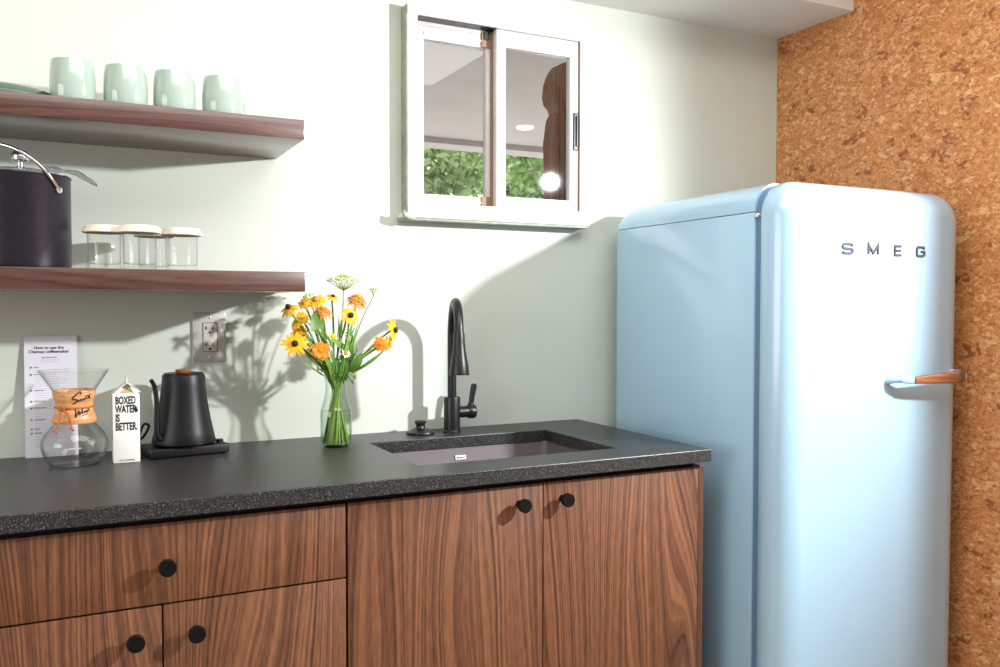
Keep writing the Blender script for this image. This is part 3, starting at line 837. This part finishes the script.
def script(bm):
    def S(pts, w=.0011):
        tube(bm, [csurf(u*1.22-.0065, (z-.1335)*1.05+.1335) for u, z in [(q.x, q.y) for q in smooth_path([(a, b, 0) for a, b in pts], 5)]], w, 6)
    k = .001
    def st(*pts, w=.0010): S([((a)*k, (b)*k) for a, b in pts], w)
    # South
    st((14.5, 163), (15.5, 167), (13.5, 168.5), (9, 164), (4, 158), (2.5, 154.5), (5, 153), (9.5, 152), (10.5, 149.5), (8, 146), (3, 143.5), w=.0014)
    st((15.5, 152.5), (13, 151), (13.5, 148.5), (16, 149.5), (16.2, 152), (17.5, 153), w=.0009)
    st((18.5, 154), (18, 150.5), (20, 150.5), (22, 155), (21.5, 151), (23, 151.5), w=.0009)
    st((26.5, 161), (24.5, 155), (24.2, 152.5), (26, 153), w=.0009); st((23.5, 157), (29, 159), w=.0008)
    st((32.5, 164), (29.5, 157), (28, 152.5), (31, 157.5), (32, 156.5), (31.5, 153.5), (33.5, 154.5), w=.0009)
    # Winds
    st((7, 133), (7.5, 124), (6.5, 114.5), (9.5, 120), (13, 128.5), (13.5, 119.5), (17, 125), (20, 131), w=.0014)
    st((20, 126), (18.5, 121.5), (20, 122), w=.0009)
    st((22.5, 127), (21.5, 122), (24.5, 127), (24.5, 123.5), (26, 124.5), w=.0009)
    st((32.5, 134), (29.5, 126.5), (27, 127), (27, 124), (29.5, 126), (29.5, 124.5), w=.0009)
    st((34, 129.5), (32, 129), (33.5, 126.5), (31.5, 125.5), w=.0009)
    st((17.5, 117), (23, 119), (30, 121.5), w=.0009)
build('script_lettering', script, 'ink', collar)
tie = build('leather_tie', lambda b: (lathe(b, [(crad(.1335)+.0002, .1315), (crad(.1335)+.0030, .1320), (crad(.1335)+.0030, .1350), (crad(.1335)+.0002, .1355)], (HX, HY, ZC), 56)), 'leather', cm, 40)
ka = -PI/2-.62
kp = Vector((HX+.0455*math.cos(ka), HY+.0455*math.sin(ka), ZC+.1335))
def knot(bm):
    lathe(bm, [(0, -.0075), (.0055, -.005), (.0078, 0), (.0055, .005), (0, .0075)], kp, 16)
    tube(bm, smooth_path([kp+Vector((-.004, -.004, -.004)), kp+Vector((.003, -.007, .005)), kp+Vector((.006, -.004, -.004))]), .0024, 8)
build('bead', knot, 'leather', tie, 50)
def tails(bm):
    a = kp
    for P in ([(0, -.004, -.004), (-.002, -.007, -.020), (-.007, -.009, -.036), (-.0115, -.010, -.048)], [(.004, -.006, -.002), (.0125, -.008, -.010), (.018, -.010, -.026), (.0205, -.0115, -.044)]):
        P = [a+Vector(q) for q in P]
        tube(bm, smooth_path(P), .0018, 8)
        tube(bm, [P[-1]+Vector((-.004, 0, .003)), P[-1]+Vector((.001, -.001, 0)), P[-1]+Vector((.004, 0, -.005))], .0024, 8)
build('tie_end', tails, 'leather', tie, 50)
build('brand_print', lambda b: box(b, HX-.012, HX+.012, HY-.0715, HY-.0700, ZC+.0465, ZC+.0495), 'pale_ink', cm)

# water carton
KX0, KX1, KY0, KY1, KZ = .0915, .1490, -.192, -.134, 1.074
cn = empty('water_carton', ((KX0+KX1)/2, (KY0+KY1)/2, ZC), 'white gable-top water carton printed in black, between the coffee maker and kettle', 'carton')
build('carton_box', lambda b: box(b, KX0, KX1, KY0, KY1, ZC, KZ, .0012), 'carton', cn, 30)
xm = (KX0+KX1)/2+.002; rz = 1.100
def gable(bm):
    for xa, xb, s in ((KX0-.001, xm-.0006, 1), (KX1+.003, xm+.0006, -1)):
        za = KZ-.001 if s > 0 else KZ+.004
        for (u0, u1) in ((KY0-.001, KY1),):
            A = [bm.verts.new(q) for q in ((xa, u0, za), (xb, u0, rz), (xb, u1, rz), (xa, u1, za))]
            B = [bm.verts.new(q) for q in ((xa, u0, za-.0016), (xb, u0, rz-.0018), (xb, u1, rz-.0018), (xa, u1, za-.0016))]
            bm.faces.new(A); bm.faces.new(B[::-1])
            for k in range(4): bm.faces.new((A[k], B[k], B[(k+1) % 4], A[(k+1) % 4]))
    box(bm, xm-.0012, xm+.0012, KY0+.003, KY1, rz-.001, rz+.012)
    # folded-in front wings
    f = [bm.verts.new(q) for q in ((KX0, KY0+.0002, KZ-.001), (KX1, KY0+.0002, KZ-.001), (xm, KY0+.020, rz-.003))]; bm.faces.new(f)
    f = [bm.verts.new(q) for q in ((KX0, KY1, KZ-.001), (KX1, KY1, KZ-.001), (xm, KY1, rz-.003))]; bm.faces.new(f)
    f = [bm.verts.new(q) for q in ((KX1+.002, KY0-.001, KZ+.005), (KX1-.006, KY0-.004, KZ+.016), (xm+.003, KY0+.002, rz-.001), (KX1-.012, KY0-.001, KZ-.001))]; bm.faces.new(f)
build('gable_top', gable, 'carton', cn)
build('spout_fold', lambda bm: bm.faces.new([bm.verts.new(q) for q in ((KX0+.014, KY0+.0018, KZ+.0035), (KX1-.012, KY0+.0018, KZ+.0035), (xm, KY0+.012, rz-.012))]), 'raw_card', cn, label='brown unprinted cardboard fold')
text('carton_lettering', 'BOXED\nWATER\nIS\nBETTER.', .0243, 'ink', cn, Matrix.Translation((KX0+.0055, KY0-.0004, KZ-.0225)) @ FRONT, sx=.535, bold=.00085, ext=.0002, line=.83)
def drop(bm):
    x, z = KX1-.0075, KZ-.0385
    prism(bm, [(x+.0040*math.cos(a)*(1 if a < PI or a > 2*PI else 1), z+.0040*math.sin(a)) if not (PI*.30 < a < PI*.70) else (x, z+.0115) for a in [2*PI*k/20 for k in range(20)]], KY0-.0006, KY0-.0001)
build('drop_mark', drop, 'ink', cn)
text('side_lettering', 'BOXED WATER   IS BETTER.', .010, 'ink', cn, Matrix.Translation((KX0-.0004, KY0+.022, ZC+.05)) @ Matrix.Rotation(-PI/2, 4, 'Z') @ FRONT @ Matrix.Rotation(PI/2, 4, 'Z'), sx=.8, ext=.0002)
text('bottom_lettering', '16.9 FL OZ (500 ML)', .0048, 'ink', cn, Matrix.Translation(((KX0+KX1)/2, KY0-.0004, ZC+.0045)) @ FRONT, sx=.8, align='CENTER', ext=.0002)

# kettle base and kettle
BA = math.radians(9.5); BC = Vector((.2545, -.118, ZC))
kb = empty('kettle_base', BC, 'flat black electric base under the gooseneck kettle', 'kettle base')
RB = Matrix.Translation(BC) @ Matrix.Rotation(BA, 4, 'Z')
def base_(bm):
    b = bmesh.new(); box(b, -.0925, .0925, -.058, .058, .0025, .0235, .003, 3); merge(bm, b, RB)
build('base_slab', base_, 'kettle_black', kb, 30)
build('contact_ring', lambda bm: lathe(bm, [(0, .026), (.060, .026), (.064, .0235), (.064, .022)], BC+Vector((0, 0, 0)), 48), 'matte_black', kb, 30)
for x in (-.08, .08):
    for y in (-.046, .046):
        build('foot', lambda bm: lathe(bm, [(0, 0), (.006, 0), (.006, .003), (0, .003)], RB @ Vector((x, y, 0)), 12), 'matte_black', kb)
build('dial', lambda bm: lathe(bm, [(.009, .0225), (.009, .030), (.008, .031), (0, .031)], RB @ Vector((.080, -.020, 0)), 24), 'matte_black', kb, 30)
build('power_cord', lambda b: tube(b, smooth_path([(.175, -.085, .925), (.160, -.075, .932), (.155, -.07, .955), (.166, -.068, .985), (.178, -.066, .980), (.166, -.062, .955), (.150, -.06, .942), (.140, -.05, .925), (.130, -.035, .9185), (.10, -.03, .9185)], 6), .0033, 10), 'matte_black', kb, 60)
kt = empty('gooseneck_kettle', (.2535, -.120, ZC+.026), 'matte black gooseneck kettle with a wooden lid knob, on its electric base', 'kettle')
KC = Vector((.2535, -.120, ZC+.026))
build('body', lambda b: lathe(b, [(0, .0), (.0700, .0), (.0735, .003), (.0742, .006), (.0690, .030), (.0625, .062), (.0560, .100), (.0510, .140), (.0490, .166), (.0480, .1685), (.0, .1685)], KC, 64), 'kettle_black', kt, 35)
ldk = build('lid', lambda b: lathe(b, [(.0455, .167), (.0455, .171), (.044, .1725), (0, .173)], KC, 48), 'kettle_black', kt, 30)
build('lid_knob', lambda b: lathe(b, [(.0165, .172), (.0180, .174), (.0190, .179), (.0180, .181), (0, .1815)], KC, 32), 'lid_wood', ldk, 30, label='round wooden lid knob')
sd = Vector((-.80, -.60, 0))
def spw(s, z): return KC+sd*s+Vector((0, 0, z))
build('spout', lambda b: tube(b, smooth_path([spw(.060, .020), spw(.074, .021), spw(.082, .034), spw(.083, .060), spw(.082, .095), spw(.084, .125), spw(.089, .148), spw(.098, .162)], 6), [.0070, .0048], 14), 'kettle_black', kt, 60)
hdv = Vector((.70, .714, 0))
def hw(s, z): return KC+hdv*s+Vector((0, 0, z))
hk = build('handle', lambda b: tube(b, smooth_path([hw(.044, .160), hw(.060, .163), hw(.073, .158), hw(.0755, .140), hw(.078, .110), hw(.084, .080), hw(.086, .070)], 6), .0058, 12, flat=1.4), 'kettle_black', kt, 60)
build('wood_inlay', lambda b: tube(b, smooth_path([hw(.0795, .150)+Vector((0, -.004, 0)), hw(.0820, .125)+Vector((0, -.004, 0)), hw(.0850, .100)+Vector((0, -.004, 0)), hw(.0900, .075)+Vector((0, -.004, 0))], 6), .0035, 10), 'lid_wood', hk, 60, label='brown wooden inlay')

# ------------------------------------------------------------------ vase with flowers
VX, VY = .6180, -.180
vs = empty('glass_vase', (VX, VY, ZC), 'clear carafe-shaped glass vase of water holding the flowers', 'vase')
vp = [(0, 0), (.0300, 0), (.0355, .003), (.0395, .012), (.0405, .050), (.0405, .088), (.0395, .096), (.0370, .100), (.0345, .110), (.0290, .130), (.0268, .148), (.0270, .165), (.0300, .180), (.0325, .1855)]
vin = [(max(0, r-.0024), max(z, .004)) for r, z in vp[::-1]]
build('vase_body', lambda b: lathe(b, vp+[(.0320, .1865)]+vin, (VX, VY, ZC), 56), 'vase_glass', vs, 50)
build('water', lambda b: lathe(b, [(0, .0045), (.031, .0045), (.0368, .013), (.0378, .050), (.0378, .092), (0, .092)], (VX, VY, ZC), 48), 'water', vs, 50)

frnd = random.Random(21)
def frame_m(c, n, twist=0.):
    return Matrix.Translation(c) @ n.normalized().to_track_quat('Z', 'Y').to_matrix().to_4x4() @ Matrix.Rotation(twist, 4, 'Z')
def petals(bm, mt, n, R, w, r0=.004, lift=0., droop=.3, rnd=frnd, jit=.12, tip=.55, zoff=0.):
    for k in range(n):
        a = 2*PI*k/n+rnd.uniform(-.1, .1); L = R*(1+rnd.uniform(-jit, jit)); dr_ = droop+rnd.uniform(-.12, .12)
        ca, sa = math.cos(a), math.sin(a); rows = []
        for i in range(6):
            u = i/5; rad = r0+(L-r0)*u; z = zoff+lift*u*R-dr_*R*u*u
            hw_ = w*R*(math.sin(PI*min(1, (u*.86+.12)))**.6)*(1 if u < .9 else tip)
            row = []
            for s in (-1, 0, 1):
                zz = z-(abs(s)*.10*hw_)
                row.append(bm.verts.new(mt @ Vector((rad*ca-s*hw_*sa, rad*sa+s*hw_*ca, zz))))
            rows.append(row)
        for A, B in zip(rows, rows[1:]):
            for s in (0, 1):
                f = bm.faces.new((A[s], A[s+1], B[s+1], B[s])); f.smooth = True
def dome(bm, mt, r, h, z0=0.):
    lathe(bm, [(r*.9, z0-.001), (r, z0+h*.25), (r*.82, z0+h*.7), (r*.4, z0+h*.96), (0, z0+h)], (0, 0, 0), 14, mt)
RIM = ZC+.186
def stem_path(c, n, k):
    a = k*2.399; rb = .034*math.sqrt((k % 7+.5)/7); rt = .022*math.sqrt((k % 5+.5)/5)
    b0 = Vector((VX+rb*math.cos(a), VY+rb*math.sin(a), ZC+.008)); m_ = Vector((VX+rt*.5*math.cos(a+.9), VY+rt*.5*math.sin(a+.9), ZC+.135))
    d = (c-Vector((VX, VY, RIM))); dd = Vector((d.x, d.y, 0)); dl = dd.length or 1
    t_ = Vector((VX, VY, RIM))+dd/dl*min(.022, dl*.5)+Vector((rt*.35*math.cos(a+1.2), rt*.35*math.sin(a+1.2), 0))
    mid = t_+(c-t_)*.55+Vector((0, 0, (c-t_).length*.06))
    return smooth_path([b0, m_, t_, mid, c-n.normalized()*.010, c-n.normalized()*.001], 6)
FL = 'flowers in the glass vase'
def flower(kind, px, py, y, n, R, label, k, pm='petal_yellow', npet=13, w=.16, droop=.3, lift=0., cr=.3, chh=.28, cmat='cone_brown', cat='flower', layers=1, leaf=None, stemr=.0026):
    c = at(px, py, y); n = Vector(n).normalized(); mt = frame_m(c, n, k*.7)
    path = stem_path(c, n, k)
    rt = empty(kind, path[0], label, cat, FL)
    build('stem', lambda b: tube(b, path, stemr, 8), 'stem' if k % 2 else 'stem_dark', rt, 60)
    def pf(bm):
        for L in range(layers):
            f = 1-.22*L
            petals(bm, mt @ Matrix.Rotation(L*.25, 4, 'Z'), max(6, int(npet*(1-.1*L))), R*f, w/f, .003, lift+.22*L, droop, zoff=.0022*L)
    build('petals', pf, pm, rt)
    build('flower_centre', lambda b: dome(b, mt, R*cr, R*chh, .0015+.0022*(layers-1)), cmat, rt, 60)
    if leaf:
        build('leaf', lambda b: leaf_mesh(b, *leaf), 'leaf', rt)
    return rt
def leaf_mesh(bm, base, tip, w, bend=.15, side=None):
    base, tip = Vector(base), Vector(tip); d = tip-base; L = d.length
    s = Vector(side) if side else d.cross(Vector((0, -1, 0)))
    s = s.normalized(); up = s.cross(d).normalized(); rows = []
    for i in range(9):
        u = i/8; p = base+d*u+up*(L*bend*math.sin(PI*u)); hw_ = w*math.sin(PI*min(1, u*.93+.04))**.8
        rows.append([bm.verts.new(p-s*hw_+up*hw_*.25), bm.verts.new(p), bm.verts.new(p+s*hw_+up*hw_*.25)])
    for A, B in zip(rows, rows[1:]):
        for q in (0, 1):
            f = bm.faces.new((A[q], A[q+1], B[q+1], B[q])); f.smooth = True

TC = (-.25, -1, 0)     # roughly towards the room
flower('black_eyed_susan', 288.5, 308, -.205, (-.5, -.55, .75), .026, 'drooping yellow black-eyed flower at the upper side of the bouquet towards the outlet', 1, 'petal_gold', 11, .17, .55, .1, .26, .42)
flower('yellow_daisy', 296, 322, -.19, (-.6, -.35, .5), .022, 'pale yellow side-facing flower just below the drooping black-eyed one', 2, 'petal_yellow', 12, .17, .5, .1, .22, .3, 'lace_green')
flower('yellow_daisy', 299, 333, -.185, (-.35, -.8, .45), .025, 'golden flower tucked behind the large dark-centred yellow flower', 3, 'petal_gold', 14, .17, .3, .0, .22, .2, 'cone_yellow')
flower('black_eyed_susan', 295, 343.5, -.215, (-.3, -1, .12), .0345, 'large yellow flower with a black centre, lowest toward the outlet', 4, 'petal_yellow', 14, .135, .12, .0, .24, .18)
flower('orange_cosmos', 320.5, 350.5, -.225, (-.15, -1, .08), .0255, 'single bright orange flower facing forward above the vase neck', 5, 'petal_orange', 9, .30, .05, .05, .20, .14, 'petal_orange', layers=2)
flower('zinnia', 323, 311, -.205, (-.1, -.5, .8), .027, 'rusty orange domed zinnia near the middle of the bouquet', 6, 'petal_rust', 22, .13, .75, .25, .2, .15, 'petal_gold', layers=5,
       leaf=(at(320, 314, -.20), at(311, 331, -.235), .019, .1))
flower('marigold', 316, 300, -.175, (-.3, -.6, .8), .030, 'dark gold flower behind the rusty zinnia', 7, 'petal_gold', 12, .18, .35, .1, .3, .3, 'petal_rust')
flower('marigold', 333, 296.5, -.165, (.1, -.5, .9), .020, 'small orange flower under the white lace flower', 8, 'petal_gold', 10, .2, .4, .15, .25, .2, 'cone_brown')
flower('zinnia', 358, 299.5, -.185, (.15, -.62, .78), .030, 'broad yellow and pink zinnia beside the white lace flower', 9, 'petal_rust', 24, .13, .7, .25, .24, .16, 'petal_gold', layers=5)
flower('black_eyed_susan', 350.5, 315.5, -.215, (.05, -.95, .35), .0255, 'golden dark-eyed flower in the middle below the broad zinnia', 10, 'petal_gold', 14, .17, .2, .05, .30, .3)
flower('black_eyed_susan', 394.5, 330, -.200, (.72, -.68, .1), .032, 'yellow dark-eyed flower sticking out highest toward the tap', 12, 'petal_yellow', 14, .14, .15, .0, .24, .24)
flower('orange_cosmos', 380.5, 344, -.215, (-.45, -.9, .1), .021, 'small orange flower on the bent stem towards the tap', 13, 'petal_orange', 9, .26, .25, .05, .22, .2, 'petal_orange')
flower('yellow_daisy', 389, 343.5, -.200, (.5, -.75, -.1), .022, 'small golden flower beside the bent stem, below the outermost dark-eyed flower', 14, 'petal_gold', 12, .18, .25, .0, .22, .2, 'cone_yellow')
flower('white_daisy', 346, 353.5, -.215, (.1, -.9, .45), .0125, 'small white daisy low over the vase rim', 15, 'petal_white', 11, .2, .1, .15, .42, .35, 'cone_yellow', stemr=.0012)
flower('white_daisy', 348, 333, -.185, (.15, -.9, .3), .0100, 'tiny cream daisy bud under the middle dark-eyed flower', 16, 'petal_white', 10, .22, .0, .35, .5, .4, 'petal_gold', stemr=.0012)
flower('yellow_bud', 332.5, 337, -.200, (0, -.8, .6), .0110, 'small yellow bud above the single orange flower', 17, 'petal_yellow', 9, .3, .1, .5, .4, .4, 'lace_green', stemr=.0012)

def umbel(px, py, y, R, H, label, k, mat='lace_white', rays=34, top=None, n=(0, -.12, 1), kind='lace_flower', florets=9, fr_=.0021):
    c = at(px, py, y); nv = Vector(n).normalized(); apex = c-nv*H; mt = frame_m(apex, nv)
    path = stem_path(apex, nv, k)
    rt = empty(kind, path[0], label, 'flower', FL); rnd = random.Random(k)
    build('stem', lambda b: tube(b, path, .0014, 7), 'stem', rt, 60)
    ends = []
    for i in range(rays):
        rr_ = math.sqrt((i+.5)/rays); a = i*2.399
        ends.append(Vector((R*rr_*math.cos(a), R*rr_*math.sin(a), H*(1.12-.45*rr_*rr_))))
    build('ray_stems', lambda b: [tube(b, [mt @ Vector((0, 0, 0)), mt @ Vector((e.x*.6, e.y*.6, e.z*.45)), mt @ e], .00045, 5) for e in ends], 'lace_green', rt)
    def flo(bm, sel):
        for i, e in enumerate(ends):
            if sel(i):
                for q in range(florets):
                    p = e+Vector((rnd.uniform(-1, 1), rnd.uniform(-1, 1), rnd.uniform(-.3, .5)))*R*.13
                    b = bmesh.new(); bmesh.ops.create_icosphere(b, subdivisions=1, radius=fr_*rnd.uniform(.6, 1.1))
                    merge(bm, b, mt @ Matrix.Translation(p))
    build('florets', lambda b: flo(b, lambda i: not top or i > 7), mat, rt)
    if top: build('green_buds', lambda b: flo(b, lambda i: i <= 7), top, rt)
    return rt
umbel(344, 277.5, -.175, .042, .034, 'white lacy umbrella-shaped flower at the top of the bouquet', 20, rays=46, top='lace_green', florets=12)
umbel(373, 289, -.185, .0125, .012, 'small green flat-topped umbel on a long thin stem towards the tap', 21, 'lace_green', 12, florets=6, fr_=.0015)
umbel(306, 296, -.180, .018, .020, 'loose green umbel at the upper side of the bouquet towards the shelf', 22, 'lace_green', 14, n=(-.55, -.1, .8), florets=6, fr_=.0016)
FE_ = random.Random(77)
def spray(px, py, y, label, k, leaves_, mat='leaf'):
    c = at(px, py, y); path = stem_path(c, Vector((0, 0, 1)), k)
    rt = empty('foliage_sprig', path[0], label, 'foliage', FL)
    build('stem', lambda b: tube(b, path, .0022, 7), 'stem_dark', rt, 60)
    for q in range(7):
        ph_ = stem_path(c+Vector((.012*math.cos(q*2+k), .010*math.sin(q*2+k), -.035-.006*q)), Vector((0, 0, 1)), k*5+q*3+1)
        build('stem', lambda b: tube(b, ph_, [.0024, .0014], 7), 'stem' if q % 2 else 'stem_dark', rt, 60)
    for a, b_, w in leaves_:
        A, B = at(a[0], a[1], y), at(b_[0], b_[1], y-.02)
        build('leaf', lambda b: leaf_mesh(b, A, B, w, .12), mat, rt)
spray(352, 352, -.190, 'dark green leafy stem drooping over the vase rim towards the tap', 24, [((349, 372), (362, 353), .013), ((346, 366), (353, 344), .007), ((350, 374), (385, 350), .0045)])
spray(338, 341, -.195, 'light green leafy stem in the middle of the bouquet', 25, [((345, 349), (332, 339), .008), ((332, 372), (322, 352), .006), ((341, 366), (350, 330), .005)], 'leaf_light')
spray(326, 345, -.165, 'feathery green stem at the back of the bouquet', 26, [((327, 370), (304, 330), .0035), ((326, 372), (296, 345), .0030), ((324, 376), (308, 366), .0025), ((330, 365), (316, 325), .004), ((336, 360), (340, 320), .0035), ((345, 360), (358, 322), .0030)], 'leaf_light')
def thin(n, x0, x1, y0, y1):
    out = []
    for _ in range(n):
        x = FE_.uniform(x0, x1); y = FE_.uniform(y0, y1)
        out.append(((336+(x-336)*.45, y+FE_.uniform(12, 24)), (x, y), FE_.uniform(.0014, .003)))
    return out
spray(322, 338, -.185, 'wispy thin-leaved green stem on the outlet side of the bouquet', 29, thin(16, 300, 332, 318, 362), 'leaf_light')
spray(352, 334, -.185, 'wispy thin-leaved green stem on the tap side of the bouquet', 31, thin(16, 338, 366, 312, 362), 'leaf')
flower('marigold', 304, 303, -.185, (-.5, -.8, .5), .018, 'small yellow-orange flower between the drooping black-eyed one and the green umbel', 33, 'petal_gold', 10, .22, .3, .1, .28, .2, 'petal_rust')
flower('yellow_daisy', 302, 318, -.20, (-.3, -.9, .3), .019, 'small bright yellow flower above the large dark-centred yellow one', 35, 'petal_yellow', 12, .2, .3, .1, .2, .2, 'lace_green')
spray(340, 355, -.180, 'dense green foliage packed into the vase mouth', 27, [((334, 384), (328, 358), .008), ((338, 384), (337, 356), .008), ((343, 384), (346, 358), .008), ((336, 382), (331, 350), .006), ((340, 384), (343, 350), .007)])

# ------------------------------------------------------------------ light
def lamp(name, typ, loc, energy, color=(1, 1, 1), rot=(0, 0, 0), **kw):
    l = bpy.data.lights.new(name, typ); l.energy = energy; l.color = color
    for k, v in kw.items(): setattr(l, k, v)
    o = bpy.data.objects.new(name, l); o.location = loc; o.rotation_euler = rot; col.objects.link(o); return o
LP = Vector((2.43, -1.90, 1.97))
lamp('photo_lamp', 'SPOT', LP, 400, (.985, .985, 1), (LP-Vector((-.75, 0, .75))).to_track_quat('Z', 'Y').to_euler(), shadow_soft_size=.042, spot_size=math.radians(116), spot_blend=1.0)
lamp('side_fill_light', 'AREA', (-3.3, -2.2, 1.6), 70, (1, .985, .96), (0, -PI/2, 0), shape='RECTANGLE', size=1.6, size_y=2.4)  # added soft fill from the left, brightens the cork and fridge side; no window there
sd_ = Vector((.62, .25, .74)).to_track_quat('Z', 'Y').to_euler()
lamp('sun', 'SUN', (6, 6, 8), 20, (1, .99, .98), sd_, angle=.01)
lamp('ceiling_light', 'AREA', (.75, -1.75, 2.58), 46, (1, .985, .95), (0, 0, 0), shape='RECTANGLE', size=2.4, size_y=1.3)
w = bpy.data.worlds.new('world'); scene.world = w; w.use_nodes = True
bg = w.node_tree.nodes['Background']; bg.inputs[0].default_value = (.95, .97, 1, 1); bg.inputs[1].default_value = .40

# ------------------------------------------------------------------ camera
cam = bpy.data.cameras.new('camera'); co = bpy.data.objects.new('camera', cam); col.objects.link(co)
cam.sensor_width = 36; cam.sensor_fit = 'HORIZONTAL'; cam.lens = F_PX*36/1000; cam.clip_start = .05
R3 = Matrix((_r2, -_d2, -_fwd)).transposed()
co.matrix_world = Matrix.Translation(CAM) @ R3.to_4x4()
scene.camera = co
scene.view_settings.view_transform = 'Standard'; scene.view_settings.look = 'None'
scene.view_settings.gamma = 1; scene.view_settings.use_curve_mapping = False
scene.view_settings.exposure = -0.10
scene.cycles.max_bounces = 12; scene.cycles.transparent_max_bounces = 32; scene.cycles.diffuse_bounces = 5
scene.cycles.caustics_reflective = False; scene.cycles.caustics_refractive = False
scene.cycles.use_denoising = True
